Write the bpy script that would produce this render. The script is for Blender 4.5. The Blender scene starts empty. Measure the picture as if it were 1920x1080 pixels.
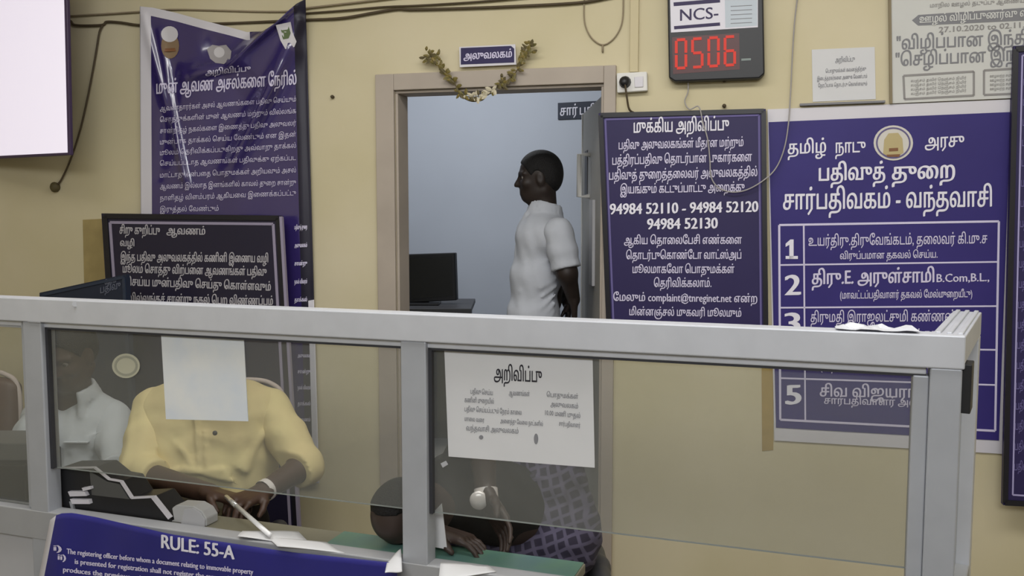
import bpy, math, random
import numpy as np
from mathutils import Vector, Matrix
from mathutils.geometry import delaunay_2d_cdt

random.seed(7)
rng = np.random.default_rng(7)
SC = bpy.context.scene
COL = SC.collection

# ------------------------------------------------------------------ camera
F = 1700.0                      # focal length in pixels of the 1920x1080 frame
EYE = Vector((0.0, 0.0, 1.55))
PITCH = math.atan(140.0 / F)
cam = bpy.data.cameras.new('camera')
cam.sensor_width = 36.0
cam.lens = 36.0 * F / 1920.0
cam.clip_start = 0.05
camo = bpy.data.objects.new('camera', cam)
COL.objects.link(camo)
camo.location = EYE
camo.rotation_euler = (math.pi / 2 - PITCH, 0, 0)
SC.camera = camo

# ------------------------------------------------------------------ view, world, lights
SC.view_settings.view_transform = 'Standard'
SC.view_settings.look = 'None'
SC.view_settings.gamma = 1.0
SC.view_settings.use_curve_mapping = False
SC.view_settings.exposure = 0.22
world = bpy.data.worlds.new('world')
SC.world = world
world.use_nodes = True
world.node_tree.nodes['Background'].inputs[0].default_value = (0.75, 0.8, 0.9, 1)
world.node_tree.nodes['Background'].inputs[1].default_value = 0.3


def area_light(name, loc, target, sx, sy, power, color=(1, 1, 1)):
    l = bpy.data.lights.new(name, 'AREA')
    l.shape = 'RECTANGLE'
    l.size, l.size_y, l.energy, l.color = sx, sy, power, color
    o = bpy.data.objects.new(name, l)
    COL.objects.link(o)
    o.location = loc
    o.rotation_euler = (Vector(target) - Vector(loc)).to_track_quat('-Z', 'Y').to_euler()
    return o


# tube lights of the public hall and of the room behind the door
area_light('hall_tube_light', (-0.9, 2.0, 3.05), (-0.9, 2.3, 0), 2.6, 0.5, 30, (1.0, 0.98, 0.95))
area_light('hall_tube_light', (0.9, 1.5, 3.05), (1.0, 2.2, 0), 2.4, 0.5, 27, (1.0, 0.98, 0.95))
area_light('entrance_tube_light', (-0.4, -1.6, 3.0), (-0.2, 1.0, 0.9), 2.6, 1.0, 95, (0.95, 0.97, 1.0))
area_light('inner_room_tube_light', (-0.6, 5.5, 2.95), (-0.4, 6.4, 0.9), 1.4, 0.5, 24, (0.93, 0.96, 1.0))


# ------------------------------------------------------------------ pixel measurements -> points on real planes
def ray(px, py):
    x, y = (px - 960.0) / F, (540.0 - py) / F
    c, s = math.cos(PITCH), math.sin(PITCH)
    return Vector((x, c + y * s, -s + y * c))


def at(px, py, depth):
    d = ray(px, py)
    return EYE + d * (depth / d.y)


class Plane:
    """A real plane: a point on it, its horizontal axis u, its front normal n and the axis v going up."""

    def __init__(self, p, yaw, lean=0.0):
        self.p = Vector(p)
        self.u = Vector((math.cos(yaw), -math.sin(yaw), 0))
        n0 = Vector((-math.sin(yaw), -math.cos(yaw), 0))
        self.n = n0 * math.cos(lean) + Vector((0, 0, 1)) * math.sin(lean)
        self.v = self.n.cross(self.u)
        if self.v.z < 0:
            self.v = -self.v

    def px(self, x, y, off=0.0):
        d = ray(x, y)
        q = self.p + self.n * off
        t = (q - EYE).dot(self.n) / d.dot(self.n)
        return EYE + d * t

    def pt(self, s, h, off=0.0):
        return self.p + self.u * s + self.v * h + self.n * off

    def st(self, x, y, off=0.0):
        q = self.px(x, y, off) - self.p
        return q.dot(self.u), q.dot(self.v)


WALL = Plane((0, 3.75, 0), math.radians(14.1))
PART = Plane((0, 2.05, 0), math.radians(19.3))
WT = 0.12                                   # thickness of the wall with the door
FLOOR_IN = 0.10                             # floor of the inner room is one step up


# ------------------------------------------------------------------ materials
MATS = {}


def mat(name, color, rough=0.6, spec=0.4, metal=0.0, vary=0.0, scale=8.0, color2=None, bump=0.0, bscale=120.0, emit=None, estr=1.0, coat=0.0):
    if name in MATS:
        return MATS[name]
    m = bpy.data.materials.new(name)
    m.use_nodes = True
    nt = m.node_tree
    b = nt.nodes['Principled BSDF']
    c = (*color, 1)
    b.inputs['Base Color'].default_value = c
    b.inputs['Roughness'].default_value = rough
    b.inputs['Specular IOR Level'].default_value = spec
    b.inputs['Metallic'].default_value = metal
    if coat:
        b.inputs['Coat Weight'].default_value = coat
    tc = nt.nodes.new('ShaderNodeTexCoord')
    if vary or color2:
        nz = nt.nodes.new('ShaderNodeTexNoise')
        nz.inputs['Scale'].default_value = scale
        nz.inputs['Detail'].default_value = 5
        nt.links.new(tc.outputs['Object'], nz.inputs['Vector'])
        r = nt.nodes.new('ShaderNodeValToRGB')
        r.color_ramp.elements[0].position = 0.35
        r.color_ramp.elements[1].position = 0.68
        c2 = color2 if color2 else tuple(x * (1 - vary) for x in color)
        r.color_ramp.elements[0].color = (*c2, 1)
        r.color_ramp.elements[1].color = c
        nt.links.new(nz.outputs['Fac'], r.inputs['Fac'])
        nt.links.new(r.outputs['Color'], b.inputs['Base Color'])
    if bump:
        nb = nt.nodes.new('ShaderNodeTexNoise')
        nb.inputs['Scale'].default_value = bscale
        nb.inputs['Detail'].default_value = 3
        nt.links.new(tc.outputs['Object'], nb.inputs['Vector'])
        bp = nt.nodes.new('ShaderNodeBump')
        bp.inputs['Strength'].default_value = bump
        bp.inputs['Distance'].default_value = 0.01
        nt.links.new(nb.outputs['Fac'], bp.inputs['Height'])
        nt.links.new(bp.outputs['Normal'], b.inputs['Normal'])
    if emit:
        b.inputs['Emission Color'].default_value = (*emit, 1)
        b.inputs['Emission Strength'].default_value = estr
    MATS[name] = m
    return m


def glass_mat(name, tint, veil):
    m = bpy.data.materials.new(name)
    m.use_nodes = True
    nt = m.node_tree
    nt.nodes.remove(nt.nodes['Principled BSDF'])
    out = nt.nodes['Material Output']
    tr = nt.nodes.new('ShaderNodeBsdfTransparent')
    tr.inputs[0].default_value = (*tint, 1)
    gl = nt.nodes.new('ShaderNodeBsdfGlossy')
    gl.inputs['Roughness'].default_value = 0.03
    df = nt.nodes.new('ShaderNodeBsdfDiffuse')
    df.inputs[0].default_value = (0.62, 0.63, 0.6, 1)
    fr = nt.nodes.new('ShaderNodeFresnel')
    geo = nt.nodes.new('ShaderNodeNewGeometry')
    mr = nt.nodes.new('ShaderNodeMapRange')               # same thin-pane reflection from both faces
    mr.inputs['To Min'].default_value = 1.45
    mr.inputs['To Max'].default_value = 1 / 1.45
    nt.links.new(geo.outputs['Backfacing'], mr.inputs['Value'])
    nt.links.new(mr.outputs[0], fr.inputs[0])
    m1 = nt.nodes.new('ShaderNodeMixShader')
    m2 = nt.nodes.new('ShaderNodeMixShader')
    nt.links.new(fr.outputs[0], m1.inputs[0])
    nt.links.new(tr.outputs[0], m1.inputs[1])
    nt.links.new(gl.outputs[0], m1.inputs[2])
    m2.inputs[0].default_value = veil  # diffuse share stands in for the pale veil of reflections
    nt.links.new(m1.outputs[0], m2.inputs[1])
    nt.links.new(df.outputs[0], m2.inputs[2])
    nt.links.new(m2.outputs[0], out.inputs['Surface'])
    return m


def lin(r, g, b):
    f = lambda c: ((c / 255 + 0.055) / 1.055) ** 2.4 if c > 10 else c / 255 / 12.92
    return (f(r), f(g), f(b))


M_GLASS = glass_mat('clear_glass', (0.88, 0.89, 0.88), 0.078)
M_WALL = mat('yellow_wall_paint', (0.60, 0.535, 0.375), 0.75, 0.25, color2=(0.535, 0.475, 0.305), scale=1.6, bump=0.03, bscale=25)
M_INWALL = mat('pale_blue_wall_paint', (0.50, 0.535, 0.60), 0.7, 0.2, vary=0.06, scale=1.2)
M_CEIL = mat('white_ceiling_paint', (0.7, 0.7, 0.66), 0.8, 0.2)
M_FLOOR = mat('grey_floor_tile', (0.3, 0.28, 0.25), 0.4, 0.4, vary=0.2, scale=6)
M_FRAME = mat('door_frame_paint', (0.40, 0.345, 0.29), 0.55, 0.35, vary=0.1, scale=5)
M_LEAF = mat('door_leaf_laminate', (0.32, 0.31, 0.29), 0.5, 0.35, vary=0.08, scale=4)
M_ALUP = mat('shaded_post_aluminium', (0.395, 0.41, 0.445), 0.45, 0.5, metal=0.25, vary=0.06, scale=14)  # same aluminium, darkened for the weaker light low on the posts
M_ALU = mat('satin_aluminium', (0.56, 0.575, 0.62), 0.42, 0.5, metal=0.25, vary=0.06, scale=14)  # rail tone lightened for the stronger tube light from above
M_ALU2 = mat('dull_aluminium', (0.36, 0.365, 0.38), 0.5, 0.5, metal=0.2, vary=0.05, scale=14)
M_RUBBER = mat('black_gasket', (0.035, 0.035, 0.04), 0.7, 0.3)
M_BLACK = mat('black_plastic', (0.012, 0.012, 0.014), 0.45, 0.4)
M_DGREY = mat('dark_grey_plastic', (0.05, 0.05, 0.055), 0.5, 0.4)
M_GREYPL = mat('grey_white_plastic', (0.42, 0.42, 0.42), 0.5, 0.4)
M_WHITE = mat('white_plastic', (0.66, 0.65, 0.62), 0.5, 0.4)
M_PAPER = mat('white_paper', (0.62, 0.62, 0.63), 0.85, 0.15, vary=0.03, scale=10)
M_PAPERB = mat('bluish_white_paper', (0.60, 0.645, 0.70), 0.8, 0.2, color2=(0.70, 0.71, 0.70), scale=9)
M_INK = mat('black_ink', (0.035, 0.033, 0.04), 0.8, 0.1)
M_GREYINK = mat('grey_ink', (0.22, 0.22, 0.235), 0.8, 0.1)
M_BLUE = mat('violet_blue_vinyl', (0.035, 0.025, 0.160), 0.5, 0.25, vary=0.12, scale=4)
M_BLUE2 = mat('dark_violet_board', (0.026, 0.019, 0.080), 0.5, 0.28, vary=0.1, scale=4)
M_BLUEB = mat('banner_blue_vinyl', (0.034, 0.022, 0.125), 0.24, 0.9, vary=0.1, scale=5, coat=0.6)
M_RULE = mat('rule_banner_blue', (0.020, 0.019, 0.19), 0.35, 0.5, vary=0.15, scale=5)
M_NAVY = mat('near_black_board', (0.013, 0.011, 0.028), 0.4, 0.4)
M_NAVYF = mat('black_board_frame', (0.010, 0.009, 0.013), 0.4, 0.4)
M_TEALB = mat('dark_teal_board', (0.010, 0.016, 0.035), 0.5, 0.4)
M_MARGIN = mat('white_vinyl_margin', (0.60, 0.58, 0.62), 0.5, 0.4)
M_TXT = mat('white_lettering', (0.60, 0.56, 0.72), 0.6, 0.2)
M_TXT2 = mat('bright_white_lettering', (0.72, 0.70, 0.78), 0.6, 0.2)
M_TXTD = mat('faded_lettering', (0.36, 0.33, 0.46), 0.6, 0.2)
M_TXTG = mat('grey_white_lettering', (0.40, 0.38, 0.40), 0.6, 0.2)
M_LINE = mat('lavender_rule_line', (0.36, 0.33, 0.55), 0.6, 0.2)
M_LINED = mat('thin_violet_line', (0.13, 0.11, 0.27), 0.6, 0.2)
M_TEAL = mat('teal_laminate', (0.10, 0.20, 0.19), 0.35, 0.45, color2=(0.12, 0.24, 0.16), scale=7)
M_TEALBLUE = mat('blue_green_laminate', (0.06, 0.16, 0.22), 0.35, 0.45)
M_LEDGE = mat('olive_grey_laminate', (0.24, 0.225, 0.165), 0.5, 0.35, vary=0.1, scale=8)
M_DESK = mat('dark_table_laminate', (0.022, 0.020, 0.018), 0.5, 0.4, vary=0.2, scale=10)
M_PANEL = mat('light_grey_laminate', (0.44, 0.44, 0.46), 0.5, 0.35, vary=0.04, scale=4)
M_WIRE = mat('brown_black_wire', (0.075, 0.055, 0.032), 0.6, 0.3)
M_WIREL = mat('tan_wire', (0.26, 0.21, 0.14), 0.6, 0.3)
M_WIREG = mat('grey_cord', (0.33, 0.31, 0.30), 0.6, 0.3)
M_CONDUIT = mat('painted_conduit', (0.53, 0.46, 0.29), 0.6, 0.3)
M_GOLD = mat('gold_brown_garland', (0.20, 0.145, 0.035), 0.5, 0.4, color2=(0.11, 0.10, 0.03), scale=60)
M_GOLDD = mat('dark_garland', (0.10, 0.08, 0.035), 0.6, 0.3)
M_CREAM = mat('cream_garland', (0.50, 0.45, 0.33), 0.6, 0.3)
M_OCHRE = mat('ochre_tape', (0.40, 0.28, 0.09), 0.6, 0.3, vary=0.15, scale=20)
M_CHAIR = mat('brown_leatherette', (0.085, 0.037, 0.022), 0.45, 0.4, vary=0.2, scale=15)
M_PIPING = mat('pale_piping', (0.5, 0.42, 0.38), 0.6, 0.3)
M_STEEL = mat('silver_metal', (0.75, 0.75, 0.75), 0.25, 0.5, metal=0.8)
M_CHROME = mat('chair_steel', (0.4, 0.4, 0.4), 0.3, 0.5, metal=0.9)
M_LED = mat('red_led_segment', (0.4, 0.02, 0.01), 0.5, 0.3, emit=(1.0, 0.055, 0.03), estr=0.22)
M_LEDBG = mat('dark_red_display', (0.035, 0.004, 0.004), 0.4, 0.4, emit=(1.0, 0.03, 0.01), estr=0.022)
M_SCREEN = mat('lit_screen', (0.5, 0.5, 0.5), 0.3, 0.3, emit=(0.86, 0.78, 0.92), estr=0.62)
M_TVFRAME = mat('tv_bezel', (0.05, 0.03, 0.075), 0.35, 0.4)
M_SKIN = mat('dark_brown_skin', (0.062, 0.033, 0.021), 0.5, 0.4, vary=0.12, scale=18)
M_SKINB = mat('grey_brown_skin', (0.047, 0.031, 0.025), 0.5, 0.4, vary=0.12, scale=18)
M_SKIN2 = mat('deep_brown_skin', (0.024, 0.016, 0.013), 0.5, 0.35, vary=0.12, scale=18)
M_SKIN3 = mat('brown_skin', (0.060, 0.035, 0.024), 0.5, 0.35, vary=0.12, scale=18)
M_HAIR = mat('black_hair', (0.008, 0.007, 0.007), 0.6, 0.3, vary=0.3, scale=90, bump=0.5, bscale=260)
M_EYE = mat('eye_white', (0.22, 0.20, 0.18), 0.3, 0.5)
M_IRIS = mat('dark_iris', (0.01, 0.006, 0.004), 0.2, 0.5)
M_NAIL = mat('finger_nail', (0.16, 0.09, 0.07), 0.35, 0.4)
M_YSHIRT = mat('pale_yellow_cotton', (0.68, 0.575, 0.285), 0.8, 0.2, color2=(0.64, 0.52, 0.265), scale=7, bump=0.4, bscale=15)
M_WSHIRT = mat('white_cotton', (0.47, 0.49, 0.535), 0.8, 0.2, vary=0.06, scale=7, bump=0.35, bscale=14)
M_GSHIRT = mat('grey_white_cotton', (0.52, 0.545, 0.57), 0.8, 0.2, vary=0.08, scale=9, bump=0.4, bscale=15)
M_CSHIRT = mat('charcoal_cotton', (0.024, 0.023, 0.022), 0.8, 0.2, vary=0.15, scale=9, bump=0.15, bscale=30)
M_TROUS = mat('dark_trousers', (0.026, 0.021, 0.017), 0.8, 0.2, vary=0.15, scale=9)
M_BUTTON = mat('dark_button', (0.03, 0.025, 0.025), 0.4, 0.4)
M_WATCH = mat('white_watch', (0.75, 0.7, 0.68), 0.25, 0.5, metal=0.2)
M_PLASTIC = mat('clear_crumpled_plastic', (0.55, 0.56, 0.6), 0.2, 0.6)
M_SKINP = mat('printed_skin_tone', (0.22, 0.15, 0.09), 0.6, 0.2)
M_PRINTW = mat('printed_white', (0.55, 0.53, 0.55), 0.6, 0.2)
M_PRINTG = mat('printed_green', (0.11, 0.15, 0.07), 0.6, 0.2)
M_SEALY = mat('seal_gold', (0.44, 0.36, 0.18), 0.5, 0.3)
M_SEALW = mat('seal_cream', (0.58, 0.55, 0.5), 0.5, 0.3)
M_SEALB = mat('seal_brown', (0.2, 0.09, 0.04), 0.5, 0.3)
M_STAMP = mat('disc_cream', (0.44, 0.43, 0.33), 0.6, 0.3)


def plaid_mat():
    m = bpy.data.materials.new('dark_plaid_cotton')
    m.use_nodes = True
    nt = m.node_tree
    b = nt.nodes['Principled BSDF']
    b.inputs['Roughness'].default_value = 0.8
    tc = nt.nodes.new('ShaderNodeTexCoord')
    mx = None
    for ax, rot in (('X', (0, 0.35, 0.2)), ('Z', (0.25, 0.3, 0))):
        mp = nt.nodes.new('ShaderNodeMapping')
        mp.inputs['Rotation'].default_value = rot
        w = nt.nodes.new('ShaderNodeTexWave')
        w.bands_direction = ax
        w.inputs['Scale'].default_value = 10.0
        w.inputs['Distortion'].default_value = 2.6
        w.inputs['Detail'].default_value = 1
        r = nt.nodes.new('ShaderNodeValToRGB')
        r.color_ramp.elements[0].position = 0.68
        r.color_ramp.elements[0].color = (0, 0, 0, 1)
        r.color_ramp.elements[1].position = 0.86
        r.color_ramp.elements[1].color = (1, 1, 1, 1)
        nt.links.new(tc.outputs['Object'], mp.inputs[0])
        nt.links.new(mp.outputs[0], w.inputs[0])
        nt.links.new(w.outputs['Fac'], r.inputs[0])
        if mx is None:
            mx = r
        else:
            a = nt.nodes.new('ShaderNodeMath')
            a.operation = 'ADD'
            nt.links.new(mx.outputs[0], a.inputs[0])
            nt.links.new(r.outputs[0], a.inputs[1])
            r2 = nt.nodes.new('ShaderNodeValToRGB')
            r2.color_ramp.elements[0].color = (0.020, 0.016, 0.036, 1)
            r2.color_ramp.elements[1].color = (0.085, 0.075, 0.125, 1)
            nt.links.new(a.outputs[0], r2.inputs[0])
            nt.links.new(r2.outputs[0], b.inputs['Base Color'])
    return m


M_PLAID = plaid_mat()


# ------------------------------------------------------------------ object helpers
def thing(name, label, cat, loc=(0, 0, 0), group=None):
    o = bpy.data.objects.new(name, None)
    o.empty_display_size = 0.05
    COL.objects.link(o)
    o.location = loc
    tag(o, label, cat, group)
    return o


def tag(o, label, cat, group=None):
    o['label'] = label
    o['category'] = cat
    o['kind'] = 'thing'
    if group:
        o['group'] = group
    return o


def struct(o):
    o['kind'] = 'structure'
    return o


class MB:
    """Collects world-space vertices and faces, then links them as one mesh object."""

    def __init__(self):
        self.v, self.f, self.mi = [], [], []

    def add(self, vs, fs, mi=0):
        k = len(self.v)
        self.v += [tuple(v) for v in vs]
        self.f += [tuple(i + k for i in f) for f in fs]
        self.mi += [mi] * len(fs)
        return self

    def hexa(self, a, b, mi=0):
        """a: four corners of one face, b: the four opposite corners."""
        return self.add(list(a) + list(b), [(0, 1, 2, 3), (7, 6, 5, 4), (0, 4, 5, 1), (1, 5, 6, 2), (2, 6, 7, 3), (3, 7, 4, 0)], mi)

    def box(self, pl, s0, s1, h0, h1, o0, o1, mi=0):
        q = lambda o: [pl.pt(s0, h0, o), pl.pt(s1, h0, o), pl.pt(s1, h1, o), pl.pt(s0, h1, o)]
        return self.hexa(q(o1), q(o0), mi)

    def abox(self, x0, x1, y0, y1, z0, z1, mi=0):
        q = lambda y: [(x0, y, z0), (x1, y, z0), (x1, y, z1), (x0, y, z1)]
        return self.hexa(q(y0), q(y1), mi)

    def prism(self, pl, pxs, o0, o1, mi=0):
        """Outline measured in photograph pixels, laid on the plane pl at offset o1 and given thickness back to o0."""
        fr = [pl.px(x, y, o1) for x, y in pxs]
        bk = [p - pl.n * (o1 - o0) for p in fr]
        n = len(fr)
        fs = [tuple(range(n)), tuple(range(2 * n - 1, n - 1, -1))]
        fs += [(i, i + n, (i + 1) % n + n, (i + 1) % n) for i in range(n)]
        return self.add(fr + bk, fs, mi)

    def strip(self, pl, a, b, w, o0, o1, mi=0):
        """A straight bar between two pixels, w pixels wide."""
        dx, dy = b[0] - a[0], b[1] - a[1]
        L = math.hypot(dx, dy)
        nx, ny = -dy / L * w / 2, dx / L * w / 2
        return self.prism(pl, [(a[0] + nx, a[1] + ny), (a[0] - nx, a[1] - ny), (b[0] - nx, b[1] - ny), (b[0] + nx, b[1] + ny)], o0, o1, mi)

    def ring(self, pl, pts, w, o0, o1, mi=0):
        for i in range(len(pts)):
            self.strip(pl, pts[i], pts[(i + 1) % len(pts)], w, o0, o1, mi)
        return self

    def disc(self, pl, c, rx, ry, o0, o1, mi=0, n=28):
        return self.prism(pl, [(c[0] + rx * math.cos(2 * math.pi * i / n), c[1] - ry * math.sin(2 * math.pi * i / n)) for i in range(n)], o0, o1, mi)

    def tube(self, pts, r, n=8, mi=0, cap=True):
        pts = [Vector(p) for p in pts]
        rs = r if isinstance(r, (list, tuple)) else [r] * len(pts)
        vs, fs = [], []
        up = Vector((0.13, 0.21, 0.97))
        for i, p in enumerate(pts):
            t = (pts[min(i + 1, len(pts) - 1)] - pts[max(i - 1, 0)]).normalized()
            a = t.cross(up)
            if a.length < 1e-4:
                a = t.cross(Vector((1, 0, 0)))
            a.normalize()
            b = t.cross(a)
            up = a.cross(t) if a.cross(t).length > 1e-4 else up
            vs += [p + a * (rs[i] * math.cos(2 * math.pi * k / n)) + b * (rs[i] * math.sin(2 * math.pi * k / n)) for k in range(n)]
        for i in range(len(pts) - 1):
            for k in range(n):
                fs.append((i * n + k, i * n + (k + 1) % n, (i + 1) * n + (k + 1) % n, (i + 1) * n + k))
        if cap:
            fs.append(tuple(range(n - 1, -1, -1)))
            fs.append(tuple(range((len(pts) - 1) * n, len(pts) * n)))
        return self.add(vs, fs, mi)

    def ball(self, c, r, n=10, mi=0):
        c = Vector(c)
        r = r if isinstance(r, (tuple, list)) else (r, r, r)
        vs, fs = [], []
        for i in range(n + 1):
            th = math.pi * i / n
            for k in range(2 * n):
                ph = math.pi * k / n
                vs.append(c + Vector((r[0] * math.sin(th) * math.cos(ph), r[1] * math.sin(th) * math.sin(ph), r[2] * math.cos(th))))
        for i in range(n):
            for k in range(2 * n):
                fs.append((i * 2 * n + k, (i + 1) * 2 * n + k, (i + 1) * 2 * n + (k + 1) % (2 * n), i * 2 * n + (k + 1) % (2 * n)))
        return self.add(vs, fs, mi)

    def build(self, name, mats, parent=None, smooth=False, bevel=0.0, origin=None):
        me = bpy.data.meshes.new(name)
        o = bpy.data.objects.new(name, me)
        COL.objects.link(o)
        org = Vector((0, 0, 0))
        if parent is not None:
            o.parent = parent
            org = world_loc(parent)
        elif origin is not None:
            org = Vector(origin)
            o.location = org
        else:
            a = np.array(self.v)
            org = Vector(((a[:, 0].min() + a[:, 0].max()) / 2, (a[:, 1].min() + a[:, 1].max()) / 2, a[:, 2].min()))
            o.location = org
        me.from_pydata([tuple(Vector(v) - org) for v in self.v], [], self.f)
        for m in (mats if isinstance(mats, (list, tuple)) else [mats]):
            me.materials.append(m)
        me.polygons.foreach_set('material_index', self.mi)
        me.validate()
        if smooth:
            me.polygons.foreach_set('use_smooth', [True] * len(me.polygons))
        if bevel:
            b = o.modifiers.new('bevel', 'BEVEL')
            b.width = bevel
            b.segments = 2
            b.limit_method = 'ANGLE'
        return o


def world_loc(o):
    p = Vector((0, 0, 0))
    while o is not None:
        p += o.location
        o = o.parent
    return p


def spline(pts, n=10):
    """Catmull-Rom through points."""
    P = [Vector(p) for p in pts]
    P = [P[0] * 2 - P[1]] + P + [P[-1] * 2 - P[-2]]
    out = []
    for i in range(1, len(P) - 2):
        for k in range(n):
            t = k / n
            a, b, c, d = P[i - 1], P[i], P[i + 1], P[i + 2]
            out.append(0.5 * ((2 * b) + (c - a) * t + (2 * a - 5 * b + 4 * c - d) * t * t + (3 * b - a - 3 * c + d) * t ** 3))
    out.append(P[-2])
    return out


# ------------------------------------------------------------------ lettering
PRE = {'\u0bc6': ('\u0bc6', ''), '\u0bc7': ('\u0bc7', ''), '\u0bc8': ('\u0bc8', ''), '\u0bca': ('\u0bc6', '\u0bbe'), '\u0bcb': ('\u0bc7', '\u0bbe')}


def visual(s):
    out = []
    for ch in s:
        if ch in PRE and out:
            pre, post = PRE[ch]
            out.insert(len(out) - 1, pre)
            if post:
                out.append(post)
        else:
            out.append(ch)
    return ''.join(out)


TCACHE = {}


def glyphs(s, res=2, bold=0.0):
    """Triangles of a line of text (non-zero winding), x from 0 to its width, em size 1."""
    key = (s, res, bold)
    if key in TCACHE:
        return TCACHE[key]
    c = bpy.data.curves.new('tmp_line', 'FONT')
    c.body = visual(s)
    c.size = 1.0
    c.resolution_u = res
    o = bpy.data.objects.new('tmp_line', c)
    COL.objects.link(o)
    dg = bpy.context.evaluated_depsgraph_get()
    cu = o.evaluated_get(dg).to_curve(dg)
    loops = []
    for sp in cu.splines:
        pts = []
        if sp.type == 'BEZIER':
            b = sp.bezier_points
            n = len(b)
            for i in range(n):
                p0, h0, h1, p1 = b[i].co, b[i].handle_right, b[(i + 1) % n].handle_left, b[(i + 1) % n].co
                straight = (h0 - p0).length < 1e-5 and (h1 - p1).length < 1e-5
                k = 1 if straight else res + 1
                for j in range(k):
                    t = j / k
                    q = p0 * (1 - t) ** 3 + h0 * 3 * t * (1 - t) ** 2 + h1 * 3 * t * t * (1 - t) + p1 * t ** 3
                    pts.append((q.x, q.y))
        else:
            pts = [(p.co.x, p.co.y) for p in sp.points]
        if len(pts) > 2:
            loops.append(pts)
    bpy.data.objects.remove(o)
    bpy.data.curves.remove(c)
    if not loops:
        TCACHE[key] = (np.zeros((0, 2)), [])
        return TCACHE[key]
    if bold:                                              # heavier weight: the outline swept sideways
        loops = [[(x + dx, y + dx * 0.3) for x, y in lp] for dx in (-bold, 0.0, bold) for lp in loops]
    vs, es = [], []
    for lp in loops:
        k = len(vs)
        vs += [Vector(p) for p in lp]
        es += [(k + i, k + (i + 1) % len(lp)) for i in range(len(lp))]
    ov, oe, of, _, _, _ = delaunay_2d_cdt(vs, es, [], 0, 1e-6)
    V = np.array([(v.x, v.y) for v in ov])
    T = np.array([f for f in of if len(f) == 3])
    cen = V[T].mean(axis=1)
    wn = np.zeros(len(T))
    for lp in loops:
        L = np.array(lp)
        a, b = L, np.roll(L, -1, axis=0)
        lo, hi = L.min(0), L.max(0)
        idx = np.where((cen[:, 0] >= lo[0]) & (cen[:, 0] <= hi[0]) & (cen[:, 1] >= lo[1]) & (cen[:, 1] <= hi[1]))[0]
        if not len(idx):
            continue
        p = cen[idx][:, None, :]
        cr = (b[None, :, 0] - a[None, :, 0]) * (p[:, :, 1] - a[None, :, 1]) - (p[:, :, 0] - a[None, :, 0]) * (b[None, :, 1] - a[None, :, 1])
        upw = (a[None, :, 1] <= p[:, :, 1]) & (b[None, :, 1] > p[:, :, 1]) & (cr > 0)
        dnw = (a[None, :, 1] > p[:, :, 1]) & (b[None, :, 1] <= p[:, :, 1]) & (cr < 0)
        wn[idx] += upw.sum(1) - dnw.sum(1)
    keep = T[np.abs(wn) > 0.5]
    V = V - np.array([V[:, 0].min(), 0])
    TCACHE[key] = (V, [tuple(int(i) for i in t) for t in keep])
    return TCACHE[key]


def text(mb, s, x0, y0, x1, y1, h, fn, bold=0.0, res=2, mi=0):
    """Baseline from pixel (x0,y0) to (x1,y1); em height h pixels; fn maps a pixel to a point on the carrying surface."""
    V, T = glyphs(s, res, bold)
    if not len(V):
        return
    w = V[:, 0].max()
    sx, sy = (x1 - x0) / w, (y1 - y0) / w
    pts = [fn(x0 + sx * v[0], y0 + sy * v[0] - h * v[1]) for v in V]
    used = sorted({i for t in T for i in t})
    re = {i: k for k, i in enumerate(used)}
    mb.add([pts[i] for i in used], [tuple(re[i] for i in t) for t in T], mi)


def on(pl, off):
    return lambda x, y: pl.px(x, y, off)


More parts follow.
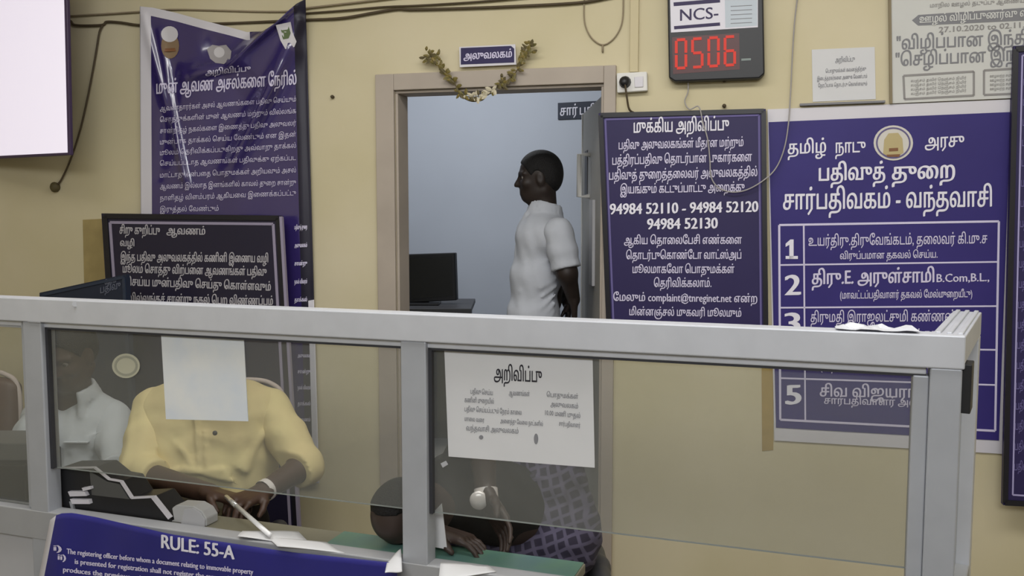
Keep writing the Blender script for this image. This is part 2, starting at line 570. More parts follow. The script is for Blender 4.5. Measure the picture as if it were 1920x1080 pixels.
# ------------------------------------------------------------------ smooth bodies: blended rounded cones turned into one skin
class Body:
    def __init__(self, h=0.007, k=0.03):
        self.p, self.h, self.k, self.cuts = [], h, k, []

    def cone(self, a, b, ra, rb, k=None, sub=False):
        self.p.append(('c', np.array(a, float), np.array(b, float), ra, rb, self.k if k is None else k, sub))
        return self

    def chain(self, pts, rs, k=None):
        for i in range(len(pts) - 1):
            self.cone(pts[i], pts[i + 1], rs[i], rs[i + 1], k)
        return self

    def ell(self, c, r, rot=None, k=None, sub=False):
        R = np.array((rot if rot is not None else Matrix.Identity(3)), float)
        self.p.append(('e', np.array(c, float), np.array(r, float), R, None, self.k if k is None else k, sub))
        return self

    def cut(self, p, n):
        """Keep only the side of the plane that n points away from."""
        self.cuts.append((np.array(p, float), np.array(Vector(n).normalized(), float)))
        return self

    def grow(self, d):
        b = Body(self.h, self.k)
        b.p = [(q[0], q[1], q[2], q[3] + d, q[4] + d, q[5], q[6]) if q[0] == 'c' else ('e', q[1], q[2] + d, q[3], None, q[5], q[6]) for q in self.p]
        return b

    def build(self, name, m, parent, noise=0.0, nscale=9.0, smooth_iter=1):
        lo, hi = np.full(3, 1e9), np.full(3, -1e9)
        bb = []
        for q in self.p:
            if q[0] == 'c':
                l = np.minimum(q[1] - q[3], q[2] - q[4])
                u = np.maximum(q[1] + q[3], q[2] + q[4])
            else:
                R = q[3]
                e = np.sqrt(((R * q[2][None, :]) ** 2).sum(1))
                l, u = q[1] - e, q[1] + e
            bb.append((l, u))
            if not q[6]:
                lo, hi = np.minimum(lo, l), np.maximum(hi, u)
        h = self.h
        lo, hi = lo - 4 * h, hi + 4 * h
        n = np.ceil((hi - lo) / h).astype(int) + 1
        Fd = np.full(n, 0.2, np.float32)
        ax = [lo[i] + h * np.arange(n[i]) for i in range(3)]
        for q, (l, u) in zip(self.p, bb):
            pad = max(q[5] * 1.2, 0.012) + 3 * h
            i0 = np.maximum(((l - pad - lo) / h).astype(int), 0)
            i1 = np.minimum(((u + pad - lo) / h).astype(int) + 2, n)
            if (i1 <= i0).any():
                continue
            sl = tuple(slice(i0[i], i1[i]) for i in range(3))
            X, Y, Z = np.meshgrid(ax[0][sl[0]], ax[1][sl[1]], ax[2][sl[2]], indexing='ij')
            P = np.stack([X, Y, Z], -1)
            if q[0] == 'c':
                a, b, ra, rb = q[1:5]
                ab = b - a
                t = np.clip(((P - a) @ ab) / max(ab @ ab, 1e-9), 0, 1)
                d = np.linalg.norm(P - a - t[..., None] * ab, axis=-1) - (ra + (rb - ra) * t)
            else:
                L = (P - q[1]) @ q[3]
                k0 = np.linalg.norm(L / q[2], axis=-1)
                k1 = np.linalg.norm(L / q[2] ** 2, axis=-1)
                d = np.where(k1 > 1e-6, k0 * (k0 - 1) / np.maximum(k1, 1e-6), -q[2].min())
            cur = Fd[sl]
            k = max(q[5], 1e-5)
            if q[6]:
                hh = np.clip(0.5 - 0.5 * (cur + d) / k, 0, 1)
                Fd[sl] = cur * (1 - hh) + (-d) * hh + k * hh * (1 - hh)
            else:
                hh = np.clip(0.5 + 0.5 * (cur - d) / k, 0, 1)
                Fd[sl] = cur * (1 - hh) + d * hh - k * hh * (1 - hh)
        if self.cuts or noise:
            X, Y, Z = np.meshgrid(*ax, indexing='ij')
            if noise:
                s = nscale
                Fd += noise * (np.sin(s * (X * 1.3 + Z * 2.1) + 1.7 * np.sin(s * 0.9 * Y + 2)) * np.sin(s * (Z * 0.8 - X * 1.7 + Y) + 1.1 * np.sin(s * 1.3 * X)))
            for p, nn in self.cuts:
                Fd = np.maximum(Fd, (X - p[0]) * nn[0] + (Y - p[1]) * nn[1] + (Z - p[2]) * nn[2])
        V, Q = surface_nets(Fd)
        V = lo + V * h
        for _ in range(smooth_iter):
            acc = np.zeros_like(V)
            cnt = np.zeros(len(V))
            for a in range(4):
                b = (a + 1) % 4
                np.add.at(acc, Q[:, a], V[Q[:, b]])
                np.add.at(cnt, Q[:, a], 1)
                np.add.at(acc, Q[:, b], V[Q[:, a]])
                np.add.at(cnt, Q[:, b], 1)
            V = 0.5 * V + 0.5 * acc / np.maximum(cnt, 1)[:, None]
        org = np.array(world_loc(parent)) if parent is not None else np.zeros(3)
        me = bpy.data.meshes.new(name)
        me.from_pydata((V - org).tolist(), [], Q.tolist())
        me.materials.append(m)
        me.polygons.foreach_set('use_smooth', [True] * len(me.polygons))
        o = bpy.data.objects.new(name, me)
        COL.objects.link(o)
        o.parent = parent
        return o


def surface_nets(Fd):
    S = Fd < 0
    nx, ny, nz = Fd.shape
    acc = np.zeros((nx - 1, ny - 1, nz - 1, 3), np.float32)
    cnt = np.zeros((nx - 1, ny - 1, nz - 1), np.float32)
    offs = [(i, j, k) for i in (0, 1) for j in (0, 1) for k in (0, 1)]
    g = lambda A, o: A[o[0]:nx - 1 + o[0], o[1]:ny - 1 + o[1], o[2]:nz - 1 + o[2]]
    for o in offs:
        for d in range(3):
            if o[d]:
                continue
            e = list(o)
            e[d] = 1
            a, b = g(Fd, o), g(Fd, e)
            m = (a < 0) != (b < 0)
            t = np.where(m, a / np.where(m, a - b, 1), 0)
            for c in range(3):
                acc[..., c] += np.where(m, o[c] + (t if c == d else 0), 0)
            cnt += m
    act = cnt > 0
    idx = np.full(act.shape, -1, np.int64)
    idx[act] = np.arange(act.sum())
    I = np.argwhere(act)
    V = I + acc[act] / cnt[act][:, None]
    quads = []
    for d in range(3):
        o1, o2 = [x for x in range(3) if x != d]
        A = S
        sl0 = [slice(None)] * 3
        sl1 = [slice(None)] * 3
        sl0[d] = slice(0, -1)
        sl1[d] = slice(1, None)
        ch = A[tuple(sl0)] != A[tuple(sl1)]
        E = np.argwhere(ch)
        ok = (E[:, o1] > 0) & (E[:, o2] > 0) & (E[:, o1] < Fd.shape[o1] - 1) & (E[:, o2] < Fd.shape[o2] - 1)
        E = E[ok]
        ins = A[tuple(E.T)]
        c = []
        for a, b in ((0, 0), (1, 0), (1, 1), (0, 1)):
            Z = E.copy()
            Z[:, o1] -= a
            Z[:, o2] -= b
            c.append(idx[tuple(Z.T)])
        q = np.stack(c, 1)
        flip = ins if d != 1 else ~ins
        q[~flip] = q[~flip][:, ::-1]
        quads.append(q)
    return V, np.concatenate(quads)[:, ::-1]


def hand(b, wrist, dirv, palm_n, thumb_side, L=0.175, curl=0.5, spread=0.10, r=0.0085):
    """Adds palm, four unequal bent fingers and a thumb to the body b. Returns finger tips."""
    w = Vector(wrist)
    d = Vector(dirv).normalized()
    nrm = Vector(palm_n)
    nrm = (nrm - d * nrm.dot(d)).normalized()
    s = d.cross(nrm)
    if s.dot(Vector(thumb_side)) < 0:
        s = -s
    pl = L * 0.52
    for k in (-0.5, -0.17, 0.17, 0.5):
        b.cone(w + s * (k * 0.045), w + d * pl + s * (k * 0.068), 0.016, 0.0125, 0.012)
    tips = []
    lens = (0.44, 0.50, 0.47, 0.36)
    for i, k in enumerate((0.5, 0.17, -0.17, -0.5)):
        ang = spread * k
        base = w + d * pl + s * (k * 0.072)
        fd = (d + s * ang).normalized()
        p = base
        for j, fr in enumerate((0.45, 0.32, 0.23)):
            c = curl * (j + 0.7)
            dd = (fd * math.cos(c) + nrm * math.sin(c)).normalized()
            q = p + dd * (L * lens[i] * fr)
            b.cone(p, q, r * (1.0 - 0.08 * j), r * (0.94 - 0.08 * j), 0.004)
            p = q
        tips.append(p)
    t0 = w + d * (pl * 0.22) + s * 0.022
    t1 = t0 + (d * 0.55 + s * 0.75 + nrm * 0.25).normalized() * (L * 0.2)
    t2 = t1 + (d * 0.8 + s * 0.4 + nrm * (0.3 + curl * 0.5)).normalized() * (L * 0.17)
    t3 = t2 + (d * 0.9 + s * 0.05 + nrm * (0.3 + curl * 0.6)).normalized() * (L * 0.13)
    b.chain([t0, t1, t2, t3], [0.014, 0.0115, 0.0098, 0.0085], 0.006)
    tips.append(t3)
    return tips


def head(b, c, fwd, up, H=0.225):
    """Skull, face, nose, lips, brows and ears added to body b; c = middle of the head. Returns axes."""
    f = Vector(fwd).normalized()
    u = Vector(up)
    u = (u - f * u.dot(f)).normalized()
    s = f.cross(u)
    c = Vector(c)
    k = H / 0.225
    P = lambda x, y, z: c + (f * x + s * y + u * z) * k
    R = Matrix((f, s, u)).transposed()
    b.ell(P(-0.012, 0, 0.026), (0.094 * k, 0.073 * k, 0.086 * k), R, 0.02)
    b.ell(P(0.022, 0, -0.035), (0.066 * k, 0.058 * k, 0.075 * k), R, 0.03)
    b.cone(P(0.045, 0, -0.092), P(0.060, 0, -0.088), 0.020 * k, 0.018 * k, 0.03)      # chin
    b.cone(P(-0.02, 0.05, -0.06), P(0.045, 0.02, -0.09), 0.018 * k, 0.016 * k, 0.03)
    b.cone(P(-0.02, -0.05, -0.06), P(0.045, -0.02, -0.09), 0.018 * k, 0.016 * k, 0.03)
    b.cone(P(0.079, 0, 0.008), P(0.100, 0, -0.030), 0.0085 * k, 0.0125 * k, 0.010)    # nose
    b.ell(P(0.089, 0.012, -0.033), (0.010 * k, 0.008 * k, 0.007 * k), R, 0.006)
    b.ell(P(0.089, -0.012, -0.033), (0.010 * k, 0.008 * k, 0.007 * k), R, 0.006)
    for sg in (1, -1):
        b.cone(P(0.079, 0.012 * sg, 0.019), P(0.068, 0.045 * sg, 0.018), 0.010 * k, 0.008 * k, 0.012)   # brow
        b.ell(P(0.085, 0.030 * sg, 0.000), (0.012 * k, 0.015 * k, 0.010 * k), R, 0.010, sub=True)
        b.ell(P(-0.005, 0.073 * sg, -0.010), (0.019 * k, 0.008 * k, 0.031 * k), R, 0.006)             # ear
        b.ell(P(0.002, 0.081 * sg, -0.008), (0.010 * k, 0.005 * k, 0.017 * k), R, 0.005, sub=True)
        b.ell(P(0.060, 0.038 * sg, -0.028), (0.018 * k, 0.018 * k, 0.016 * k), R, 0.02)               # cheek
    b.cone(P(0.080, 0.020, -0.060), P(0.080, -0.020, -0.060), 0.0065 * k, 0.0065 * k, 0.007)          # upper lip
    b.cone(P(0.079, 0.016, -0.072), P(0.079, -0.016, -0.072), 0.0070 * k, 0.0070 * k, 0.007)          # lower lip
    return P, R, k


def eyes(parent, P, k):
    for sg in (1, -1):
        e = MB().ball(P(0.0655, 0.030 * sg, 0.0), 0.0125 * k, 8).build('eye', M_EYE, parent, smooth=True)
        MB().ball(P(0.0750, 0.030 * sg, -0.001), 0.0052 * k, 6).build('iris', M_IRIS, e, smooth=True)


def hair(parent, P, R, k, grow=0.007, m=None, line=0.05):
    b = Body(0.005, 0.015)
    g = grow
    b.ell(P(-0.014, 0, 0.030), ((0.094 + g) * k, (0.073 + g) * k, (0.086 + g) * k), R, 0.02)
    b.ell(P(-0.050, 0, -0.010), ((0.052 + g) * k, (0.060 + g) * k, (0.062 + g) * k), R, 0.03)
    f, u = Vector(R.col[0]), Vector(R.col[2])
    b.cut(P(line + 0.012, 0, 0.05), f * 0.86 - u * 0.52)
    b.cut(P(-0.03, 0, -0.055), -u + f * 0.35)
    for sg in (1, -1):
        b.ell(P(0.012, 0.078 * sg, -0.012), (0.026 * k, 0.022 * k, 0.040 * k), R, 0.01, sub=True)
    return b.build('hair', m or M_HAIR, parent)


def collar(b, c, fwd, up, r=0.068, h=0.035, leaf=0.055, gap=38):
    """A shirt collar: a standing band round the neck with two folded leaves in front."""
    f = Vector(fwd)
    u = Vector(up).normalized()
    f = (f - u * f.dot(u)).normalized()
    s = u.cross(f)
    c = Vector(c)
    P = lambda ang, rad, z: c + f * (rad * math.cos(math.radians(ang))) + s * (rad * math.sin(math.radians(ang))) + u * z
    for i in range(29):
        g_ = gap + (360 - 2 * gap) * i / 28
        b.cone(P(g_, r * 1.12, -0.012), P(g_, r, h), 0.010, 0.0065, 0.005)
        b.cone(P(g_, r, h), P(g_, r * 1.22, h * 0.1), 0.0065, 0.006, 0.003)
    for sg in (1, -1):
        for k in range(5):
            a0 = gap + 6 * k
            b.cone(P(sg * a0, r * 1.05, h * 0.75), P(sg * (gap * 0.75 + 2 * k), r * 1.38, -leaf + 0.008 * k), 0.007, 0.0065, 0.003)


def sleeve(parent, pts, rs, m, h=0.007, extra=(), noise=0.0024):
    """A sleeve along the arm, cut straight at its hem."""
    b = Body(h, 0.02)
    b.chain([tuple(p) for p in pts], rs)
    d = (Vector(pts[-1]) - Vector(pts[-2])).normalized()
    e = Vector(pts[-1])
    b.cone(e - d * 0.012, e + d * 0.004, rs[-1] + 0.004, rs[-1] + 0.004, 0.008)
    for q in extra:
        b.cone(*q)
    b.cut(e, d)
    return b.build('sleeve', m, parent, noise, 26)
# ================================================================== SETTING
def atz(px, py, z):
    d = ray(px, py)
    return EYE + d * ((z - EYE.z) / d.z)


sL = WALL.st(743, 400)[0]
sR = WALL.st(1131, 400)[0]
zT = WALL.px(917, 164).z
ZC = 3.2
wb = MB()
wb.box(WALL, -3.9, sL, 0, ZC, -WT, 0)
wb.box(WALL, sR, 3.2, 0, ZC, -WT, 0)
wb.box(WALL, sL, sR, zT, ZC, -WT, 0)
struct(wb.build('wall_back', M_WALL))
struct(MB().abox(-3.3, 3.2, -3.2, 5.0, -0.1, 0).build('floor', M_FLOOR))
struct(MB().abox(-3.3, 3.2, -3.2, 5.0, ZC, ZC + 0.1).build('ceiling', M_CEIL))
struct(MB().abox(-3.4, -3.3, -3.2, 5.0, 0, ZC).build('wall_left', M_WALL))
struct(MB().abox(2.9, 3.0, -3.2, 3.3, 0, ZC).build('wall_right', M_WALL))
struct(MB().abox(-3.4, 3.0, -3.3, -3.2, 0, ZC).build('wall_front', M_WALL))
# inner room behind the door
IB = -3.0
struct(MB().box(WALL, -2.4, 1.5, 0, ZC, IB - 0.1, IB).build('wall_inner_back', M_INWALL))
struct(MB().box(WALL, -2.5, -2.4, 0, ZC, IB, -WT - 0.001).build('wall_inner_left', M_INWALL))
struct(MB().box(WALL, 1.5, 1.6, 0, ZC, IB, -WT - 0.001).build('wall_inner_right', M_INWALL))
struct(MB().box(WALL, -2.4, 1.5, 0.0, FLOOR_IN, IB, -WT - 0.002).build('floor_inner', M_FLOOR))
struct(MB().box(WALL, -2.4, 1.5, ZC - 0.04, ZC, IB, -WT - 0.002).build('ceiling_inner', M_CEIL))

# door frame (flat painted band round the opening)
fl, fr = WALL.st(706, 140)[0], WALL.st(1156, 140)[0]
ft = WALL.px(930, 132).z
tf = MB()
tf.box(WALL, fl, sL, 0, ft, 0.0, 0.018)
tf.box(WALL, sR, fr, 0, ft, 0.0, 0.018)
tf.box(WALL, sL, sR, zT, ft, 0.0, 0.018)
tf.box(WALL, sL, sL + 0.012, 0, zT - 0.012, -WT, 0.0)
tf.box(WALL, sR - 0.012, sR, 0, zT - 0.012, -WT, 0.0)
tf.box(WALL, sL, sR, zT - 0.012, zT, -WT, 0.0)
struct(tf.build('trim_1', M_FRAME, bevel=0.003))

# door leaf swung into the inner room
hinge = WALL.pt(sR - 0.02, 0, -WT - 0.02)
endp = Vector((0.0765 * 4.62, 4.62, 0))
du = (hinge - endp)
du.z = 0
LEAF = Plane(endp, math.atan2(-du.y, du.x))
dl = MB().box(LEAF, 0, du.length, FLOOR_IN + 0.01, zT - 0.02, -0.035, 0).build('door_1', M_LEAF, bevel=0.002)
struct(dl)
# edge strip, pull handle and closing strip on the leaf
MB().box(LEAF, -0.004, 0.03, FLOOR_IN + 0.01, zT - 0.02, -0.036, 0.003).build('edge_strip', M_WHITE, dl)
a, b = LEAF.st(1106, 290), LEAF.st(1106, 368)
hd = MB()
hd.tube([LEAF.pt(a[0], a[1], 0.0), LEAF.pt(a[0], a[1], 0.05), LEAF.pt(a[0], b[1], 0.05), LEAF.pt(a[0], b[1], 0.0)], 0.012)
hd.build('pull_handle', M_WHITE, dl, smooth=True)
a = LEAF.st(1113, 375)
b = LEAF.st(1113, 535)
MB().box(LEAF, a[0] - 0.06, a[0] + 0.06, b[1], a[1], 0, 0.012).build('closing_strip', M_PANEL, dl)
a, b = LEAF.st(1101, 290), LEAF.st(1101, 368)
MB().box(LEAF, a[0] - 0.07, a[0] + 0.03, b[1], a[1] + 0.02, 0, 0.004).build('handle_plate', M_DGREY, dl)

# ================================================================== INNER ROOM
INB = Plane(WALL.pt(0, 0, IB), math.radians(14.1))
t = thing('room_sign', 'small navy sign on the pale wall behind the standing man', 'sign', INB.px(1078, 208, 0.0))
MB().prism(INB, [(1046, 193), (1122, 189), (1122, 221), (1046, 224)], 0.001, 0.012).build('plate', M_TEALB, t)
mb = MB()
text(mb, 'சார்', 1050, 217, 1083, 215, 26, on(INB, 0.014), 0.02)
text(mb, 'பதி', 1087, 215, 1116, 213, 24, on(INB, 0.014), 0.02)
mb.build('lettering', M_TXT2, t)

DD = 5.55                      # depth of the inner desk
tz = at(800, 577, DD).z
x0, x1 = at(700, 577, DD).x, at(884, 577, DD).x
t = thing('office_desk', 'dark office desk carrying the black monitor in the inner room', 'desk', ((x0 + x1) / 2, DD + 0.25, FLOOR_IN))
MB().abox(x0, x1, DD - 0.05, DD + 0.6, tz - 0.03, tz).build('desk_top', M_DGREY, t, bevel=0.004)
MB().abox(x0 + 0.02, x0 + 0.05, DD, DD + 0.55, FLOOR_IN, tz - 0.03).build('side_panel', M_DESK, t)
MB().abox(x1 - 0.05, x1 - 0.02, DD, DD + 0.55, FLOOR_IN, tz - 0.03).build('side_panel', M_DESK, t)
MB().abox(x0 + 0.05, x1 - 0.05, DD + 0.02, DD + 0.04, FLOOR_IN + 0.05, tz - 0.03).build('front_panel', M_DESK, t)
t = thing('computer_monitor', 'black computer monitor seen through the open doorway', 'monitor', (at(808, 575, DD + .2).x, DD + 0.2, tz))
q = [at(761, 477, DD + .2), at(853, 474, DD + .2), at(856, 563, DD + .2), at(765, 568, DD + .2)]
bk = [p + Vector((0.01, 0.05, 0)) for p in q]
MB().hexa(q, bk).build('casing', M_BLACK, t, bevel=0.006)
ins = [at(768, 484, DD + .198), at(847, 481, DD + .198), at(849, 555, DD + .198), at(771, 560, DD + .198)]
MB().hexa(ins, [p + Vector((0, .01, 0)) for p in ins]).build('screen', mat('dark_screen', (0.012, 0.013, 0.015), 0.25, 0.5), t)
mx = at(795, 575, DD + .2).x
MB().abox(mx - 0.03, mx + 0.03, DD + 0.22, DD + 0.25, tz, q[3].z + 0.08).build('stand', M_BLACK, t)
MB().abox(mx - 0.10, mx + 0.10, DD + 0.12, DD + 0.32, tz, tz + 0.012).build('base', M_BLACK, t, bevel=0.004)


# ================================================================== BOARDS AND PAPERS ON THE WALL
# --- telephone notice board
t = thing('notice_board', 'dark violet framed board with three phone numbers, right of the doorway', 'board', WALL.px(1285, 600, 0.02))
c1 = [(1122, 212), (1436, 204), (1441, 643), (1138, 634)]
MB().prism(WALL, c1, 0.004, 0.03).build('panel', M_BLUE2, t, bevel=0.002)
fr_ = MB()
fr_.ring(WALL, [(1126, 216), (1432, 208), (1436, 639), (1142, 630)], 9, 0.03, 0.036)
fr_.build('frame', M_NAVYF, t)
MB().ring(WALL, [(1135, 224), (1423, 216), (1427, 634), (1151, 625)], 3.5, 0.0302, 0.0322).build('border_line', M_LINED, t)
fn = on(WALL, 0.0325)
mb = MB()
text(mb, 'முக்கிய அறிவிப்பு', 1188, 249, 1367, 244, 34, fn, 0.025)
text(mb, '94984 52110 - 94984 52120', 1143, 402, 1422, 397, 29, fn, 0.035)
text(mb, '94984 52130', 1213, 430, 1346, 428, 29, fn, 0.035)
mb.build('heading_lettering', M_TXT2, t)
mb = MB()
for s, x0, y0, x1, y1, h in (
        ('பதிவு அலுவலகங்கள் மீதான மற்றும்', 1160, 280, 1394, 274, 23), ('பத்திரப்பதிவு தொடர்பான புகார்களை', 1148, 309, 1410, 302, 24),
        ('பதிவுத் துறைத்தலைவர் அலுவலகத்தில்', 1142, 337, 1420, 330, 24), ('இயங்கும் கட்டுப்பாட்டு அறைக்கு', 1163, 363, 1396, 358, 23),
        ('ஆகிய தொலைபேசி எண்களை', 1170, 458, 1391, 457, 22), ('தொடர்புகொண்டோ வாட்ஸ்அப்', 1174, 486, 1390, 485, 22),
        ('மூலமாகவோ பொதுமக்கள்', 1186, 512, 1377, 512, 22), ('தெரிவிக்கலாம்.', 1226, 538, 1334, 538, 22),
        ('மேலும் complaint@tnreginet.net என்ற', 1150, 564, 1420, 567, 21), ('மின்னஞ்சல் முகவரி மூலமும்', 1180, 591, 1390, 594, 21)):
    text(mb, s, x0, y0, x1, y1, h, fn, 0.02, 1)
mb.build('body_lettering', M_TXT, t)

# --- department banner with the numbered table
t = thing('office_banner', 'large blue office banner with round seal and numbered table, white margins', 'banner', WALL.px(1660, 830, 0.01))
MB().prism(WALL, [(1439, 205), (1900, 186), (1879, 851), (1452, 826)], 0.002, 0.007).build('white_margin', M_MARGIN, t)
MB().prism(WALL, [(1441, 229), (1895, 210), (1873, 826), (1455, 802)], 0.007, 0.0095).build('blue_field', M_BLUE, t)
fn = on(WALL, 0.0115)
mb = MB()
text(mb, 'தமிழ்', 1477, 289, 1549, 286, 35, fn, 0.02, 3)
text(mb, 'நாடு', 1566, 287, 1623, 285, 35, fn, 0.02, 3)
text(mb, 'அரசு', 1734, 278, 1808, 274, 35, fn, 0.02, 3)
text(mb, 'பதிவுத்', 1535, 339, 1660, 336, 43, fn, 0.03, 3)
text(mb, 'துறை', 1672, 337, 1791, 333, 43, fn, 0.03, 3)
text(mb, 'சார்பதிவகம் - வந்தவாசி', 1468, 393, 1860, 387, 52, fn, 0.022, 3)
for s, x, y, h in (('2', 1471, 553, 54), ('3', 1470, 624, 54), ('4', 1471, 690, 52), ('5', 1472, 758, 52)):
    text(mb, s, x, y, x + 31, y - 0.5, h, fn, 0.03, 3)
mb.prism(WALL, [(1488, 485), (1480, 485), (1480, 459), (1473, 463), (1473, 457), (1482, 449), (1488, 449)], 0.0096, 0.0115)
mb.prism(WALL, [(1473, 480), (1496, 480), (1496, 485.5), (1473, 485.5)], 0.0096, 0.0115)
mb.build('heading_lettering', M_TXT2, t)
mb = MB()
text(mb, 'உயர்திரு.திருவேங்கடம், தலைவர் கி.மு.ச', 1516, 461, 1851, 456, 27, fn, 0.01, 1)
text(mb, 'விருப்பமான தகவல் செய்ய.', 1575, 486, 1758, 483, 19, fn, 0.015, 1)
text(mb, 'திரு.E. அருள்சாமி', 1522, 533, 1752, 529, 36, fn, 0.03, 2)
text(mb, 'B.Com,B.L.,', 1756, 529, 1855, 527, 22, fn, 0.02, 1)
text(mb, '(மாவட்டப்பதிவாளர் தகவல் மேல்முறையீடு)', 1575, 560, 1823, 557, 19, fn, 0.015, 1)
text(mb, 'திருமதி இராஜலட்சுமி கண்ணன்', 1520, 604, 1790, 602, 27, fn, 0.01, 1)
text(mb, 'மாவட்டப்பதிவாளர் தகவல்', 1570, 632, 1790, 631, 19, fn, 0.015, 1)
text(mb, 'திரு. சுந்தரம், உதவியாளர்', 1530, 668, 1800, 668, 27, fn, 0.01, 1)
text(mb, '(உதவியாளர் தகவல் அலுவலர்)', 1538, 694, 1790, 697, 19, fn, 0.015, 1)
text(mb, 'சிவ விஜயராகவன்', 1537, 743, 1800, 747, 30, fn, 0.02, 1)
text(mb, 'சார்பதிவாளர் அலுவலகம்', 1545, 757, 1800, 763, 19, fn, 0.015, 1)
mb.build('body_lettering', M_TXT, t)
mb = MB()
mb.ring(WALL, [(1461, 422), (1873, 415), (1866, 808), (1463, 787)], 4, 0.0096, 0.0112)
for a, b in (((1507, 422), (1510, 790)), ((1462, 497), (1871, 491)), ((1462, 577), (1870, 574)), ((1462, 651), (1868, 656)), ((1463, 709), (1867, 722))):
    mb.strip(WALL, a, b, 3, 0.0096, 0.0110)
mb.build('table_lines', M_TXT, t)
sl = MB().disc(WALL, (1675, 268), 37, 33, 0.0096, 0.012).build('seal', M_SEALW, t)
mb = MB()
mb.ring(WALL, [(1675 + 31 * math.cos(a * math.pi / 16), 268 - 28 * math.sin(a * math.pi / 16)) for a in range(32)], 3, 0.012, 0.013)
mb.build('seal_ring', mat('seal_violet', (0.12, 0.1, 0.22), .6, .3), sl)
MB().prism(WALL, [(1656, 288), (1658, 262), (1666, 250), (1684, 249), (1692, 260), (1694, 286), (1682, 294), (1666, 294)], 0.012, 0.0135).build('seal_tower', M_SEALY, sl)
mb = MB()
mb.prism(WALL, [(1667, 278), (1684, 277), (1684, 283), (1667, 284)], 0.0135, 0.0145)
mb.prism(WALL, [(1662, 290), (1688, 289), (1686, 294), (1664, 294)], 0.0135, 0.0145)
mb.build('seal_motif', M_SEALB, sl)

# --- vigilance poster, upper right
t = thing('poster', 'white poster with grey lettering in the upper right corner', 'poster', WALL.px(1800, 190, 0.02))
MB().prism(WALL, [(1668, -60), (1985, -75), (1985, 180), (1670, 194)], 0.0105, 0.014).build('sheet', mat('poster_sheet', (0.57, 0.57, 0.545), .6, .3, vary=.05, scale=6), t)
MB().strip(WALL, (1668, -60), (1671, 194), 5, 0.0105, 0.020).build('edge_batten', mat('poster_batten', (0.22, 0.18, 0.11), .6, .3), t)
fn = on(WALL, 0.0155)
mb = MB()
mb.prism(WALL, [(1710, 38), (1722, 28), (1990, 10), (1990, 35), (1722, 48)], 0.014, 0.0152)
mb.build('title_band', M_GREYINK, t)
mb = MB()
text(mb, 'ஊழல் விழிப்புணர்வு வாரம்', 1724, 43, 1960, 28, 20, on(WALL, 0.017), 0.02, 1)
mb.build('title_lettering', mat('poster_white', (0.6, 0.6, 0.58), .6, .2), t)
mb = MB()
text(mb, '"விழிப்பான இந்தியா', 1681, 93, 1972, 80, 35, fn, 0.022, 2)
text(mb, '"செழிப்பான இந்தியா', 1679, 124, 1976, 110, 35, fn, 0.022, 2)
mb.build('heading_lettering', M_GREYINK, t)
mb = MB()
text(mb, '27.10.2020 to 02.11.2020', 1760, 61, 1960, 49, 15, fn, 0.02, 1)
text(mb, 'மாநில ஊழல் தடுப்பு ஆணையம்', 1744, 14, 1930, 4, 11, fn, 0.01, 1)
mb.ring(WALL, [(1694, 142), (1826, 134), (1826, 179), (1696, 186)], 4, 0.014, 0.0155)
mb.ring(WALL, [(1845, 132), (1960, 125), (1960, 173), (1845, 178)], 4, 0.014, 0.0155)
for i in range(4):
    text(mb, 'லஞ்சம் தவிர் நெஞ்சம் நிமிர்', 1708, 154 + i * 8, 1812, 148 + i * 8, 7, fn, 0, 1)
    text(mb, 'ஊழலற்ற சமுதாயம் காண்போம்', 1856, 145 + i * 8, 1950, 141 + i * 8, 7, fn, 0, 1)
mb.build('body_lettering', mat('pale_ink', (0.27, 0.26, 0.255), .8, .1), t)

# --- dark board at the right border of the frame
RB = Plane(WALL.px(1890, 500, 0.06), math.radians(14.1), math.radians(2.0))
t = thing('framed_board', 'dark framed board hung in front of the banner at the right edge', 'board', RB.px(1960, 946))
MB().prism(RB, [(1901, 86), (2050, 80), (2030, 955), (1881, 947)], -0.03, 0.0).build('panel', M_BLUE2, t)
MB().ring(RB, [(1905, 92), (2046, 86), (2026, 950), (1885, 943)], 10, 0.0, 0.006).build('frame', M_NAVYF, t)
MB().ring(RB, [(1917, 104), (2034, 98), (2015, 936), (1899, 928)], 3, 0.0002, 0.002).build('border_line', M_LINE, t)
mb = MB()
for i in range(20):
    text(mb, 'பதிவுச் சட்டம் விவரம்', 1919 - i * 0.9, 160 + i * 38, 2020 - i * 0.9, 157 + i * 38, 22, on(RB, 0.002), 0.02, 1)
mb.build('lettering', M_LINED, t)

# --- paper notice above the banner
t = thing('paper_notice', 'small white paper notice on the wall above the large banner', 'paper', WALL.px(1588, 192, 0.002))
MB().prism(WALL, [(1522, 93), (1640, 88), (1642, 186), (1524, 191)], 0.0012, 0.0024).build('sheet', M_PAPER, t)
fn = on(WALL, 0.0032)
mb = MB()
text(mb, 'அறிவிப்பு', 1566, 117, 1603, 115, 13, fn, .02, 1)
text(mb, 'பொதுமக்கள் கவனத்திற்கு', 1548, 137, 1624, 132, 10, fn, .02, 1)
text(mb, 'இடைத்தரகர்களை அணுக வேண்டாம்', 1532, 151, 1626, 146, 10, fn, .02, 1)
text(mb, 'நேரடியாக தொடர்பு கொள்ளவும்', 1534, 164, 1626, 160, 10, fn, .02, 1)
mb.build('lettering', M_GREYINK, t)
o = MB().strip(WALL, (1500, 196), (1660, 190), 4, 0.0005, 0.022).build('wooden_batten', M_GREYINK)
tag(o, 'thin dark batten on the wall under the small paper notice', 'batten')

